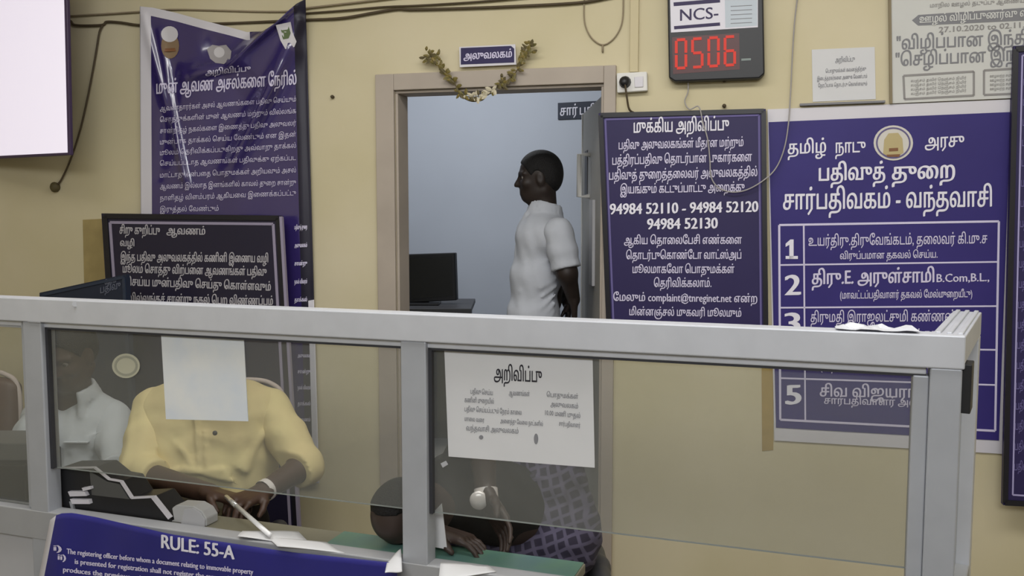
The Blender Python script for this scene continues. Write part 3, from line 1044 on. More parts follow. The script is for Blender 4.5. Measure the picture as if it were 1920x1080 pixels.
# --- digital clock
t = thing('digital_clock', 'black digital wall clock with red digits reading 05:06', 'clock', WALL.px(1340, 150, 0.0))
MB().prism(WALL, [(1250, -75), (1430, -82), (1434, 138), (1424, 147), (1265, 153), (1254, 146)], 0.001, 0.05).build('casing', M_BLACK, t, bevel=0.006)
CK = on(WALL, 0.052)
MB().prism(WALL, [(1255, -60), (1421, -66), (1421, 51), (1258, 61)], 0.05, 0.0512).build('label_sheet', mat('clock_label', (0.62, 0.6, 0.66), .4, .4), t)
MB().prism(WALL, [(1358, -62), (1420, -65), (1420, 48), (1360, 52)], 0.0512, 0.0518).build('calendar_sheet', mat('clock_calendar', (0.42, 0.47, 0.52), .4, .4), t)
mb = MB()
text(mb, 'NCS-', 1275, 39, 1347, 34, 31, CK, 0.012, 3)
mb.strip(WALL, (1263, 8), (1350, 1), 7, 0.0512, 0.0522)
mb.strip(WALL, (1264, 52), (1350, 45), 6, 0.0512, 0.0522)
mb.build('brand_lettering', mat('clock_ink', (0.055, 0.045, 0.1), .6, .2), t)
mb = MB()
for i in range(5):
    mb.strip(WALL, (1370, 12 + 8 * i), (1410, 10 + 8 * i), 1.2, 0.0518, 0.0522)
mb.build('calendar_lines', M_GREYINK, t)
MB().prism(WALL, [(1260, 70), (1386, 62), (1387, 130), (1262, 139)], 0.05, 0.0508).build('display', M_LEDBG, t)


def seg7(mb, ch, x, y, w, h, slope, th, pl, o0, o1):
    S = {'0': 'abcdef', '5': 'afgcd', '6': 'afgcde'}[ch]
    q = lambda u, v: (x + u * w, y + v * h + slope * u * w)
    A = {'a': ((0, 0), (1, 0)), 'b': ((1, 0), (1, .5)), 'c': ((1, .5), (1, 1)), 'd': ((0, 1), (1, 1)), 'e': ((0, .5), (0, 1)), 'f': ((0, 0), (0, .5)), 'g': ((0, .5), (1, .5))}
    for k in S:
        a, b = A[k]
        m = 0.06
        a2 = (a[0] + (b[0] - a[0]) * m, a[1] + (b[1] - a[1]) * m)
        b2 = (b[0] - (b[0] - a[0]) * m, b[1] - (b[1] - a[1]) * m)
        mb.strip(pl, q(*a2), q(*b2), th, o0, o1)


mb = MB()
for i, ch in enumerate('0506'):
    seg7(mb, ch, 1268 + i * 30.5, 75 - i * 1.9, 18, 53, -0.06, 5.2, WALL, 0.0508, 0.053)
mb.build('red_digits', M_LED, t)
MB().prism(WALL, [(1390, 110), (1408, 109), (1408, 113), (1390, 114)], 0.05, 0.051).build('maker_mark', mat('clock_mark', (.2, .24, .23), .5, .3), t)

# --- socket board with plug
t = thing('switch_board', 'white wall socket board with a black plug beside the door frame', 'socket', WALL.px(1185, 172, 0.0))
MB().prism(WALL, [(1156, 137), (1213, 134), (1214, 170), (1157, 174)], 0.001, 0.03).build('plate', M_WHITE, t, bevel=0.004)
MB().prism(WALL, [(1189, 144), (1206, 143), (1206, 163), (1190, 164)], 0.03, 0.034).build('switch', M_MARGIN, t, bevel=0.002)
pg = MB()
c = WALL.px(1172, 154, 0.03)
pg.tube([c, c + WALL.n * 0.02, c + WALL.n * 0.035 + WALL.v * -0.012], [0.024, 0.020, 0.011], 12)
p = pg.build('plug', M_BLACK, t, smooth=True)
MB().tube(spline([WALL.px(1172, 158, 0.06), WALL.px(1175, 180, 0.05), WALL.px(1180, 205, 0.03), WALL.px(1192, 214, 0.006), WALL.px(1200, 230, 0.002)]), 0.004).build('plug_cord', M_WIRE, p, smooth=True)

# --- nameplate and garland
t = thing('door_nameplate', 'small violet nameplate with white border above the doorway', 'sign', WALL.px(915, 122, 0.019))
MB().prism(WALL, [(861, 88), (966, 83), (968, 121), (862, 126)], 0.0181, 0.024).build('plate', M_MARGIN, t)
MB().prism(WALL, [(864, 90), (958, 86), (964, 91), (964, 117), (864, 121)], 0.024, 0.0255).build('violet_field', M_BLUE2, t)
mb = MB()
text(mb, 'அலுவலகம்', 869, 112, 960, 107, 20, on(WALL, 0.0265), 0.03, 2)
mb.build('lettering', M_TXT, t)

t = thing('door_garland', 'drooping gold and brown leaf garland hung over the doorway', 'garland', WALL.px(897, 190, 0.03))
gp = [(806, 104), (818, 120), (835, 134), (850, 152), (862, 172), (880, 182), (898, 181), (915, 178), (932, 162), (950, 152), (965, 138), (975, 122), (985, 100), (996, 86)]
gw = spline([WALL.px(x, y, 0.034) for x, y in gp], 6)
MB().tube(gw, 0.0022).build('string', M_GOLDD, t, smooth=True)


def leaf(mb, c, ang, L, w, tilt):
    d = WALL.u * math.cos(ang) + WALL.v * math.sin(ang)
    s = WALL.u * -math.sin(ang) + WALL.v * math.cos(ang)
    n = WALL.n
    P = lambda a, b, z: c + d * a * L + s * b * w + n * z
    vs = [P(0, 0, 0), P(.35, .5, .004), P(.75, .4, .008 * tilt), P(1, 0, .012 * tilt), P(.75, -.4, .008 * tilt), P(.35, -.5, .004), P(.4, 0, .007), P(.4, 0, .003)]
    return mb.add(vs, [(0, 5, 6), (0, 6, 1), (1, 6, 2), (2, 6, 3), (3, 6, 4), (4, 6, 5), (0, 7, 5), (0, 1, 7), (1, 2, 7), (2, 3, 7), (3, 4, 7), (4, 5, 7)])


rr = random.Random(3)
gl_, gd_, gc_ = MB(), MB(), MB()
for i, p in enumerate(gw):
    fr_i = i / len(gw)
    mid = 0.36 < fr_i < 0.62
    for k in range(2 if i % 3 == 0 else 1):
        m_ = gc_ if (mid and k == 0) else (gd_ if rr.random() < 0.35 else gl_)
        leaf(m_, p + WALL.n * 0.004, rr.uniform(0, 6.28), rr.uniform(0.020, 0.034), rr.uniform(0.010, 0.017), rr.uniform(0.3, 1))
for cpx, nn in (((806, 104), 13), ((820, 110), 6), ((993, 90), 10), ((985, 103), 6), ((948, 154), 5)):
    for k in range(nn):
        c = WALL.px(cpx[0] + rr.uniform(-9, 9), cpx[1] + rr.uniform(-9, 9), 0.036)
        leaf(gl_ if rr.random() < 0.6 else gd_, c, rr.uniform(0, 6.28), rr.uniform(0.018, 0.032), 0.013, 0.6)
gl_.build('gold_leaves', M_GOLD, t)
gd_.build('dark_leaves', M_GOLDD, t)
gc_.build('cream_leaves', M_CREAM, t)
lp = MB()
lp.tube(spline([WALL.px(x, y, 0.037) for x, y in ((862, 178), (872, 184), (886, 189), (903, 187), (912, 178))], 6), 0.005, mi=0)
lp.build('hanging_loop', M_GOLDD, t, smooth=True)

# --- wires on the wall
def wire(name, pts, r, m, label, cat, off=0.012):
    o = MB().tube(spline([WALL.px(x, y, off if len(p) == 0 else p[0]) for x, y, *p in pts], 8), r).build(name, m, smooth=True)
    return tag(o, label, cat)


wire('wall_cable', [(90, 20), (130, 38), (142, 47), (190, 47), (200, 41), (225, 42), (262, 47), (300, 45, .008), (420, 44, .008), (560, 38, .008), (640, 34), (700, 24), (745, 17), (770, 18), (850, 16), (960, 12), (1085, 5), (1150, -6)], 0.0055, M_WIRE,
     'dark cable sagging along the wall behind the tall banner top', 'cable')
wire('wall_cable', [(560, 26, .008), (640, 20), (720, 13), (790, 10), (900, 3), (1000, -6)], 0.004, M_WIRE,
     'thin cable running above the dark sagging cable to the left of the doorway', 'cable')
wire('ceiling_cable', [(130, 30), (200, 26), (262, 22), (330, 18, .007), (520, 22, .007), (585, 14), (760, -6)], 0.004, M_WIREL,
     'tan cable along the wall top left of the tall banner', 'cable')
t = thing('hanging_wire', 'loose brown wire hanging down beside the lit screen, plug at its end', 'wire', WALL.px(106, 350, 0.01))
MB().tube(spline([WALL.px(x, y, 0.014) for x, y in ((192, 48), (186, 62), (178, 110), (165, 180), (150, 245), (132, 300), (116, 335), (108, 346))], 8), 0.0045).build('wire', M_WIRE, t, smooth=True)
c = WALL.px(106, 351, 0.0)
MB().tube([c, c + WALL.n * 0.016, c + WALL.n * 0.03], [0.022, 0.024, 0.012], 12).build('socket_end', M_GOLDD, t, smooth=True)
t = thing('wire_loop', 'thin brown wire loop hanging from the wall top left of the conduit', 'wire', WALL.px(1130, 95, 0.005))
MB().tube(spline([WALL.px(x, y, 0.007) for x, y in ((1096, -20), (1095, 30), (1100, 55), (1112, 74), (1130, 84), (1148, 75), (1162, 55), (1168, 30), (1169, -20))], 8), 0.0028).build('loop', M_WIREL, t, smooth=True)
MB().tube([WALL.px(1130, 84, 0.007), WALL.px(1130, 98, 0.007)], 0.004).build('tail', M_WIREL, t, smooth=True)
o = MB().box(WALL, WALL.st(1182, 60)[0], WALL.st(1198, 60)[0], WALL.px(1190, 136).z, 3.0, 0.0005, 0.016).build('conduit_strip', M_CONDUIT, bevel=0.002)
tag(o, 'painted vertical cable conduit rising from the socket board', 'conduit')
wire('clock_cord', [(1290, 150, .02), (1290, 172, .02), (1284, 190, .02), (1293, 205, .045), (1310, 200, .05), (1318, 230, .05), (1327, 262, .05), (1331, 300, .05), (1333, 330, .05), (1345, 350, .05), (1370, 360, .05), (1400, 356, .05), (1432, 338, .05), (1455, 315, .03), (1470, 280, .03), (1478, 235, .03), (1482, 180, .02), (1486, 100, .014), (1490, 40, .014), (1496, -10, .014)], 0.0026, M_WIREG,
     'thin grey cord looping from the clock across the phone number board', 'cord')
for x, y, lb in ((625, 182, 'small dark nail in the bare wall left of the door frame'), (1358, 152, 'small peg under the right side of the digital clock'), (1358, 199, 'small nail at the top edge of the phone number board')):
    c = WALL.px(x, y, 0)
    o = MB().tube([c, c + WALL.n * 0.012, c + WALL.n * 0.02], [0.006, 0.008, 0.005], 10).build('wall_nail', M_WIRE, smooth=True)
    tag(o, lb, 'nail')
o = MB().prism(WALL, [(1428, 690), (1450, 690), (1450, 844), (1429, 846)], 0.0003, 0.002).build('tape_strip', M_OCHRE)
tag(o, 'ochre tape strip on the wall at the lower left corner of the blue table banner', 'tape')
o = MB().prism(WALL, [(155, 412), (196, 410), (198, 545), (158, 547)], 0.0003, 0.002).build('tape_strip', mat('old_tape', (0.36, 0.28, 0.12), .7, .2, vary=.15, scale=14))
tag(o, 'brownish tape patch on the wall left of the near-black framed board', 'tape')

# ================================================================== TALL BANNER WITH FOLDS
TOPX = [250, 262, 285, 330, 380, 430, 462, 492, 515, 538, 556, 575, 590]
TOPY = [18, 12, 14, 24, 38, 51, 60, 58, 44, 22, 7, -3, -8]
BOT = 906


def bx(u, y):
    l = 262 + 0.004 * (y - 15)
    r = 573 + 0.028 * y
    return l + (r - l) * u


def seg_d(x, y, a, b):
    ax, ay, bx_, by_ = *a, *b
    t = max(0.0, min(1.0, ((x - ax) * (bx_ - ax) + (y - ay) * (by_ - ay)) / ((bx_ - ax) ** 2 + (by_ - ay) ** 2)))
    return math.hypot(x - ax - t * (bx_ - ax), y - ay - t * (by_ - ay)), t


FOLDS = [((268, 30), (350, 345), 8, .013), ((300, 60), (345, 335), 7, .012), ((545, 95), (425, 320), 19, .026), ((560, 40), (440, 300), 13, .020), ((345, 140), (440, 115), 13, .018),
         ((430, 112), (545, 15), 9, .030), ((330, 130), (300, 330), 12, -.010), ((470, 150), (395, 330), 26, -.012), ((572, 30), (588, 560), 12, -.012), ((410, 60), (395, 110), 22, -.016)]


def boff(x, y):
    o = 0.030 + 0.004 * math.sin(x * 0.05 + y * 0.011)
    for a, b, w, A in FOLDS:
        d, t = seg_d(x, y, a, b)
        o += 1.35 * A * math.exp(-(d / w) ** 2) * (0.35 + 0.65 * math.sin(math.pi * min(max(t, .08), .92)))
    # the right half of the sagging top is folded forward over the left
    d = ((x - 425) * 0.68 + (y - 122) * 0.73)
    al = ((x - 425) * 0.73 - (y - 122) * 0.68) / 190
    if -0.1 < al < 1.15:
        o += 0.06 * (1 / (1 + math.exp(-d / 1.6))) * math.exp(-max(d, 0) / 55) * min(1, (al + 0.1) * 4)
    # crease under the seal
    d = (y - 152) + (x - 345) * 0.22
    if 330 < x < 470:
        o += 0.020 * math.exp(-max(-d, 0) / 30) / (1 + math.exp(d / 2.0)) * math.sin(math.pi * (x - 330) / 140)
    return max(o, 0.006)


t = thing('hanging_banner', 'tall crumpled violet-blue banner with sagging top, left of the doorway', 'banner', WALL.px(430, 905, 0.02))
NX, NY = 150, 230
vs, fs, mi = [], [], []
for j in range(NY + 1):
    v = j / NY
    for i in range(NX + 1):
        u = i / NX
        y0 = float(np.interp(bx(u, 20), TOPX, TOPY))
        y = y0 + (BOT - y0) * v ** 1.15
        x = bx(u, y)
        vs.append(WALL.px(x, y, boff(x, y)))
        mi.append((x, y, u, y - y0))
mb = MB()
mats_i = []
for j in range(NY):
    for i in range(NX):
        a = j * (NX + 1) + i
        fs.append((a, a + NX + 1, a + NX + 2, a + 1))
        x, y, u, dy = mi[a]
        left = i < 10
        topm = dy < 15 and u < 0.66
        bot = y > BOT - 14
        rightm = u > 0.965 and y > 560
        dark = u > 0.925  # fold shading along the right edge, put into the colour
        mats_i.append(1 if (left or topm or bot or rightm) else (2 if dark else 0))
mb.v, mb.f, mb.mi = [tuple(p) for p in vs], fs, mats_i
fl_ = mb.build('flex_sheet', [M_BLUEB, M_MARGIN, mat('banner_fold_shade', (0.012, 0.010, 0.024), .45, .4)], t, smooth=True)
sd = fl_.modifiers.new('thickness', 'SOLIDIFY')
sd.thickness = 0.0015
sd.offset = -1
fb = lambda x, y: WALL.px(x, y, boff(x, y) + 0.003)
mb = MB()
text(mb, 'முன் ஆவண அசல்களை நேரில்', 293, 176, 556, 158, 34, fb, 0.03, 2)
text(mb, 'அறிவிப்பு', 385, 141, 470, 133, 15, fb, 0.03, 2)
mb.build('heading_lettering', M_TXT, t)
mb = MB()
rows = ['ஆவணதாரர்கள் அசல் ஆவணங்களை பதிவு செய்யும்', 'சொத்துக்களின் முன் ஆவணம் மற்றும் வில்லங்க', 'சான்றிதழ் நகல்களை இணைத்து பதிவு அலுவலர்',
        'முன்பாக தாக்கல் செய்ய வேண்டும் என இதன்', 'மூலம் தெரிவிக்கப்படுகிறது அவ்வாறு தாக்கல்', 'செய்யப்படாத ஆவணங்கள் பதிவுக்கு ஏற்கப்பட',
        'மாட்டாது என்பதை பொதுமக்கள் அறியவும் அசல்', 'ஆவணம் இல்லாத இனங்களில் காவல் துறை சான்று', 'நாளிதழ் விளம்பரம் ஆகியவை இணைக்கப்பட்டு', 'இருத்தல் வேண்டும்']
ys = [(208, 190), (229, 212), (250, 235), (271, 256), (291, 277), (311, 300), (333, 323), (354, 346), (376, 366), (397, 395)]
for s, (ya, yb) in zip(rows, ys):
    text(mb, s, 300, ya, 555 if s != rows[-1] else 410, yb, 13, fb, 0.0, 1)
for i, s in enumerate(['பதிவுத் துறை', 'அலுவலகம்', 'சான்று', 'நகல் விவரம்', 'தாக்கல்', 'ஆவணம்']):
    text(mb, s, 552, 430 + i * 34, 576, 429 + i * 34, 11, fb, 0.05, 1)
    text(mb, s, 558, 640 + i * 30, 582, 640 + i * 30, 10, fb, 0.03, 1)
mb.build('body_lettering', M_TXT, t)


def bshape(name, pts, m, e=0.002, parent=None):
    mb = MB()
    c = (sum(p[0] for p in pts) / len(pts), sum(p[1] for p in pts) / len(pts))
    rings = 4
    vs = []
    for r in range(1, rings + 1):
        for p in pts:
            x, y = c[0] + (p[0] - c[0]) * r / rings, c[1] + (p[1] - c[1]) * r / rings
            vs.append(WALL.px(x, y, boff(x, y) + e))
    vs.append(WALL.px(*c, boff(*c) + e))
    n = len(pts)
    fs = [(len(vs) - 1, i, (i + 1) % n) for i in range(n)]
    for r in range(rings - 1):
        fs += [(r * n + i, (r + 1) * n + i, (r + 1) * n + (i + 1) % n, r * n + (i + 1) % n) for i in range(n)]
    mb.add(vs, [f[::-1] for f in fs])
    return mb.build(name, m, parent or t, smooth=True)


el = lambda cx, cy, rx, ry, n=18: [(cx + rx * math.cos(2 * math.pi * i / n), cy + ry * math.sin(2 * math.pi * i / n)) for i in range(n)]
pr = bshape('portrait_print', el(319, 86, 17, 24), M_SKINP, 0.0022)
bshape('printed_hair', el(318, 64, 16, 15), M_PRINTW, 0.0034, pr)
bshape('printed_moustache', [(309, 91), (328, 90), (330, 96), (308, 97)], M_SEALB, 0.0038, pr)
sl = bshape('printed_seal', [(388, 92), (398, 84), (410, 86), (424, 84), (434, 96), (432, 110), (420, 120), (404, 118), (394, 110)], mat('printed_seal', (0.33, 0.31, 0.32), .6, .2), 0.0022)
bshape('seal_centre', el(411, 98, 10, 10), M_PRINTW, 0.0034, sl)
pr = bshape('portrait_print', [(517, 47), (545, 41), (549, 62), (556, 78), (552, 88), (535, 92), (526, 76)], M_PRINTW, 0.0022)
bshape('printed_figure', [(527, 54), (541, 49), (545, 62), (541, 72), (531, 74), (527, 64)], M_PRINTG, 0.0034, pr)

# ================================================================== LEANING BOARDS AND SCREEN ON THE LEFT
LB = Plane(WALL.px(360, 402, 0.10), math.radians(14.1), math.radians(7))
t = thing('leaning_board', 'near-black lettered board with white inner line leaning before the tall banner', 'board', LB.px(370, 1010))
bot = 1085
lb_c = [(190, 400), (526, 404), (566, bot), (232, bot)]
MB().prism(LB, lb_c, -0.022, 0.0).build('panel', M_NAVY, t)
MB().ring(LB, [(196, 405), (521, 409), (560, bot - 5), (238, bot - 5)], 9, 0.0, 0.005).build('frame', M_NAVYF, t)
mb = MB()
mb.ring(LB, [(206, 417), (512, 420), (548, bot - 22), (252, bot - 22)], 5, 0.0002, 0.0022)
mb.strip(LB, (526, 406), (565, bot), 5, -0.01, 0.006)
mb.build('border_line', mat('grey_lavender_line', (0.27, 0.24, 0.32), .6, .2), t)
fn = on(LB, 0.003)
mb = MB()
for s, x0, y0, x1, y1, h in (('சிறு குறிப்பு', 224, 438, 300, 440, 22), ('ஆவணம்', 312, 439, 385, 440, 20), ('வழி', 225, 461, 252, 462, 18), ('இந்த பதிவு அலுவலகத்தில் கணினி இணைய வழி', 226, 489, 503, 492, 22),
                             ('மூலம் சொத்து விற்பனை ஆவணங்கள் பதிவு', 230, 511, 500, 517, 22), ('செய்ய முன்பதிவு செய்து கொள்ளவும்', 236, 535, 508, 545, 22), ('வில்லங்கச் சான்று நகல் பெற விண்ணப்பம்', 240, 566, 512, 572, 22)):
    text(mb, s, x0, y0, x1, y1, h, fn, 0.03, 1)
mb.build('lettering', M_TXTG, t)

SB = Plane(at(160, 600, 3.80), math.radians(24), math.radians(5))
t = thing('blue_board', 'dark blue board standing behind the seated man in white, corner above the rail', 'board', SB.px(170, 900))
MB().prism(SB, [(74, 549), (236, 514), (262, 1010), (84, 1030)], -0.02, 0.0).build('panel', M_TEALB, t)
MB().ring(SB, [(80, 553), (231, 520), (257, 1004), (90, 1024)], 5, 0.0, 0.004).build('frame', mat('teal_frame', (0.02, 0.03, 0.055), .5, .4), t)
mb = MB()
text(mb, 'பதிவு', 188, 550, 226, 540, 19, on(SB, 0.002), 0.02, 1)
text(mb, 'நேரம்', 196, 534, 218, 529, 12, on(SB, 0.002), 0.02, 1)
mb.build('lettering', mat('dim_lettering', (0.12, 0.13, 0.17), .6, .2), t)

TV = Plane(at(126, 150, 3.9), math.radians(30), 0.0)
t = thing('wall_screen', 'bright blank lit screen in the upper left corner', 'screen', TV.px(20, 294, 0))
MB().prism(TV, [(-110, -80), (123, -70), (131, 291), (-110, 303)], -0.018, 0.0).build('casing', M_TVFRAME, t, bevel=0.004)
MB().prism(TV, [(-104, -72), (118, -62), (126, 286), (-104, 297)], 0.0, 0.002).build('lit_panel', M_SCREEN, t)
br = MB()
c = TV.px(20, 110, -0.018)
w_ = c - WALL.n * 1.0
wd = (c - WALL.p).dot(WALL.n)
br.tube([c, c + TV.n * -0.06, c - WALL.n * (wd - 0.01)], 0.025, 10)
br.build('wall_bracket', M_DGREY, t, smooth=True)
# ================================================================== GLASS COUNTER SCREEN
zr1 = PART.px(870, 592).z
zr0 = PART.px(870, 645).z
zg = PART.px(690, 945, -0.03).z          # lower edge of the glass
zm1 = PART.px(25, 951).z
zm0 = PART.px(25, 1004).z
ZL = 0.70                                # counter ledge
ZT = 0.66                                # work table behind it
s_l = PART.st(66, 770)[0]
s_m = PART.st(776, 850)[0]
s_r = PART.st(1771, 760)[0]
HW, DP = 0.033, 0.05
ends = (s_l - 0.9, s_r + HW)
t = thing('glass_partition', 'grey aluminium framed glass screen along the service counter', 'partition', PART.pt(s_m, 0, -0.02))
rl = MB()
rl.box(PART, ends[0], s_r + HW, zr0, zr1, -DP, 0.004)
rl.box(PART, ends[0], s_r - HW, zr0 - 0.016, zr0, -0.042, -0.012)
rl.build('top_rail', M_ALU, t, bevel=0.003)
MB().box(PART, s_l - 0.008, s_l + HW + 0.004, zr0 - 0.001, zr0 + 0.001, -DP, 0.0045).build('rail_joint', M_ALU2, t)
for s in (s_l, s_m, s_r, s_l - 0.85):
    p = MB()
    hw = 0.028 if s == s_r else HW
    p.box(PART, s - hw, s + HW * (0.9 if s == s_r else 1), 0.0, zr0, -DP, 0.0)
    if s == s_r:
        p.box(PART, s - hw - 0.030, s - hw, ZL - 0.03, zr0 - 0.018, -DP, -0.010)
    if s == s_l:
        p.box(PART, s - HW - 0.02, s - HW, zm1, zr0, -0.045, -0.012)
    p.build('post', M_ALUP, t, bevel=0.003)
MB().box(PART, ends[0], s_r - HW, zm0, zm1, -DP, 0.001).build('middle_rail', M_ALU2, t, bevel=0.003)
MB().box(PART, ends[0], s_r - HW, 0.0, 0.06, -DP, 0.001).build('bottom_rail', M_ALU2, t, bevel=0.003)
bays = ((ends[0], s_l - HW, zm1), (s_l + HW, s_m - HW, zg), (s_m + HW, s_r - HW, zg))
for a, b, z0 in bays:
    g = MB().box(PART, a, b, z0, zr0, -0.033, -0.028).build('glass_pane', M_GLASS, t)
    gk = MB()
    gk.box(PART, a, b, zr0 - 0.021, zr0 - 0.016, -0.027, -0.014)
    gk.box(PART, a, a + 0.009, z0, zr0 - 0.010, -0.027, -0.014)
    if b < s_m:
        gk.box(PART, b - 0.006, b, z0, zr0 - 0.010, -0.027, -0.020)
    gk.build('gasket', M_RUBBER if a != ends[0] else M_ALU2, g)
    if z0 == zg:
        MB().box(PART, a, b, z0 - 0.0012, z0 + 0.0006, -0.0332, -0.0278).build('polished_edge', mat('glass_edge', (0.22, 0.24, 0.23), 0.3, 0.5), g)
for a, b in ((ends[0], s_l - HW), (s_l + HW, s_m - HW), (s_m + HW, s_r - HW)):
    MB().box(PART, a, b, 0.06, zm0, -0.035, -0.015).build('lower_panel', M_PANEL, t)
# return to the right, at an obtuse corner
RY = math.radians(-59.6)
RET = Plane(PART.pt(s_r + HW, 0, 0.0), RY)
RL = 0.50
rr_ = MB()
rr_.box(RET, 0.0, RL, zr0 + 0.01, zr1 - 0.001, -0.062, 0.0)
for o_ in (-0.056, -0.036, -0.016):
    rr_.box(RET, 0.02, RL, zr1 - 0.001, zr1 + 0.003, o_, o_ + 0.010)
rr_.build('return_rail', M_ALU, t, bevel=0.002)
MB().box(RET, RL - 0.06, RL, 0, zr0 + 0.01, -0.06, 0.0).build('rear_post', M_ALU, t, bevel=0.003)
MB().box(RET, 0.01, RL - 0.06, 0.06, zr0 + 0.01, -0.036, -0.030).build('glass_pane', M_GLASS, t)
MB().box(RET, 0.01, RL - 0.06, zm0, zm1, -0.055, 0.0).build('middle_rail', M_ALU2, t, bevel=0.003)
a, b = RET.st(1799, 704), RET.st(1806, 776)
MB().box(RET, 0.012, 0.075, b[1], a[1], -0.02, 0.012).build('latch', M_BLACK, t, bevel=0.002)
MB().tube([PART.px(141, 570, 0.004), PART.px(141, 570, 0.006)], 0.008, 12).build('screw', M_ALU2, t)

# ================================================================== COUNTER, TABLE, BANNER
s_led = PART.st(1088, 1050, -0.1)[0]
t = thing('counter_ledge', 'narrow teal counter ledge behind the glass screen', 'counter', PART.pt(s_m, 0, -0.12))
MB().box(PART, s_l + HW + 0.02, s_led, ZL - 0.025, ZL, -0.15, -DP - 0.001).build('ledge_top', M_LEDGE, t, bevel=0.003)
MB().box(PART, s_l + HW + 0.03, s_led - 0.01, 0.0, ZL - 0.025, -0.135, -0.115).build('support_panel', M_PANEL, t)
for s in (s_l + 0.1, s_m, s_led - 0.1):
    MB().box(PART, s - 0.01, s + 0.01, ZL - 0.16, ZL - 0.025, -0.115, -DP - 0.004).build('bracket', M_ALU2, t)
o = MB().box(PART, PART.st(628, 1020, -0.1)[0], s_led - 0.004, ZL + 0.0004, ZL + 0.0022, -0.149, -DP - 0.003).build('counter_mat', M_TEAL)
tag(o, 'thin teal mat covering the right part of the counter ledge', 'mat')
sx1 = PART.st(508, 985, -0.5)[0]
t = thing('work_table', 'dark work table behind the counter ledge in front of the seated men', 'table', PART.pt(sx1 - 0.7, 0, -0.45))
MB().box(PART, sx1 - 1.5, sx1, ZT - 0.03, ZT, -0.36, -0.155).build('table_top', M_DESK, t, bevel=0.003)
for s, o_ in ((sx1 - 1.46, -0.35), (sx1 - 0.04, -0.35), (sx1 - 1.46, -0.19), (sx1 - 0.04, -0.19)):
    MB().box(PART, s - 0.02, s + 0.02, 0, ZT - 0.03, o_ - 0.02, o_ + 0.02).build('leg', M_DESK, t)

t = thing('rule_banner', 'deep blue RULE: 55-A banner hung on the counter front', 'banner', PART.px(400, 1150, 0.012))


def rb_off(x, y):
    return 0.016 + 0.004 * math.sin(x * 0.018 + 1) + 0.003 * math.sin(x * 0.05 + y * 0.02) + 0.010 * math.exp(-((x - 108) / 30) ** 2)


top_y = lambda u: float(np.interp(u, [0, .02, .06, .13, .35, .7, 1], [975, 963, 962, 970, 1002, 1036, 1056]))
vs, fs, ms = [], [], []
NX, NY = 70, 30
for j in range(NY + 1):
    for i in range(NX + 1):
        u, v = i / NX, j / NY
        y = top_y(u) + v * 330
        x = (96 - 0.20 * (y - 965) * (1 - u)) * (1 - u) + 744 * u
        vs.append(PART.px(x, y, rb_off(x, y)))
for j in range(NY):
    for i in range(NX):
        a = j * (NX + 1) + i
        fs.append((a, a + NX + 1, a + NX + 2, a + 1))
        ms.append(1 if i < 1 else (2 if j < 1 and i < 30 else 0))
mb = MB()
mb.v, mb.f, mb.mi = [tuple(v) for v in vs], fs, ms
o = mb.build('flex_sheet', [M_RULE, M_MARGIN, M_RULE], t, smooth=True)
sd = o.modifiers.new('thickness', 'SOLIDIFY')
sd.thickness = 0.002
sd.offset = -1
mb = MB()
fr2 = lambda x, y: PART.px(x, y, rb_off(x, y) + 0.002)
text(mb, 'RULE: 55-A', 302, 1027, 440, 1049, 36, fr2, 0.035, 3)
mb.build('heading_lettering', M_TXT2, t)
mb = MB()
sl_ = 0.112
for s, x0, y0, w, h in (('i)', 100, 1032, 16, 15), ('The registering officer before whom a document relating to immovable property', 125, 1038, 350, 14),
                        ('ii)', 108, 1049, 16, 15), ('is presented for registration shall not register the same unless the presentant', 140, 1057, 380, 14),
                        ('produces the previous original deed by which the executant acquired right', 118, 1072, 420, 14), ('over the subject property and an encumbrance certificate', 118, 1090, 400, 14),
                        ('obtained within ten days from the date of presentation', 118, 1108, 400, 14)):
    text(mb, s, x0, y0, x0 + w, y0 + w * sl_, h, fr2, 0.04, 1)
mb.build('body_lettering', M_TXT, t)

# ================================================================== PAPERS ON THE GLASS
GF = -0.0278
t = thing('glass_notice', 'white notice sheet headed in black lettering stuck on the right glass pane', 'notice', PART.px(975, 870, GF))
nq = [(833, 656), (1111, 672), (1115, 877), (841, 856)]
MB().prism(PART, nq, GF, GF + 0.002).build('sheet', M_PAPER, t)
fn = on(PART, GF + 0.0028)
mb = MB()
text(mb, 'அறிவிப்பு', 926, 712, 1016, 717, 37, fn, 0.02, 2)
mb.build('heading_lettering', M_INK, t)
mb = MB()
for s, x0, y0, x1, y1, h in (('பதிவு செய்ய', 882, 738, 924, 741, 13), ('ஆவணங்கள்', 954, 741, 993, 743, 13), ('பொதுமக்கள்', 1025, 744, 1084, 748, 13),
                             ('கணினி முறையில்', 871, 754, 926, 757, 13), ('அலுவலகம்', 1032, 762, 1084, 766, 13), ('பதிவு செய்யப்படும் நேரம் காலை', 871, 771, 978, 778, 13),
                             ('10.00 மணி முதல்', 1022, 778, 1088, 784, 13), ('மாலை வரை', 871, 789, 908, 792, 12), ('அனைத்து வேலை நாட்களில்', 938, 793, 1018, 799, 12),
                             ('சார்பதிவாளர்', 1048, 798, 1088, 802, 12), ('வந்தவாசி அலுவலகம்', 874, 807, 972, 813, 14)):
    text(mb, s, x0, y0, x1, y1, h, fn, 0.02, 1)
mb.disc(PART, (902, 820), 4, 4, GF + 0.002, GF + 0.0026)
mb.disc(PART, (1005, 823), 4, 10, GF + 0.002, GF + 0.0026)
mb.build('body_lettering', M_GREYINK, t)
tp = MB()
tp.prism(PART, [(826, 869), (836, 864), (840, 871), (830, 877)], GF, GF + 0.001)
tp.build('tape_scrap', M_PANEL, t)

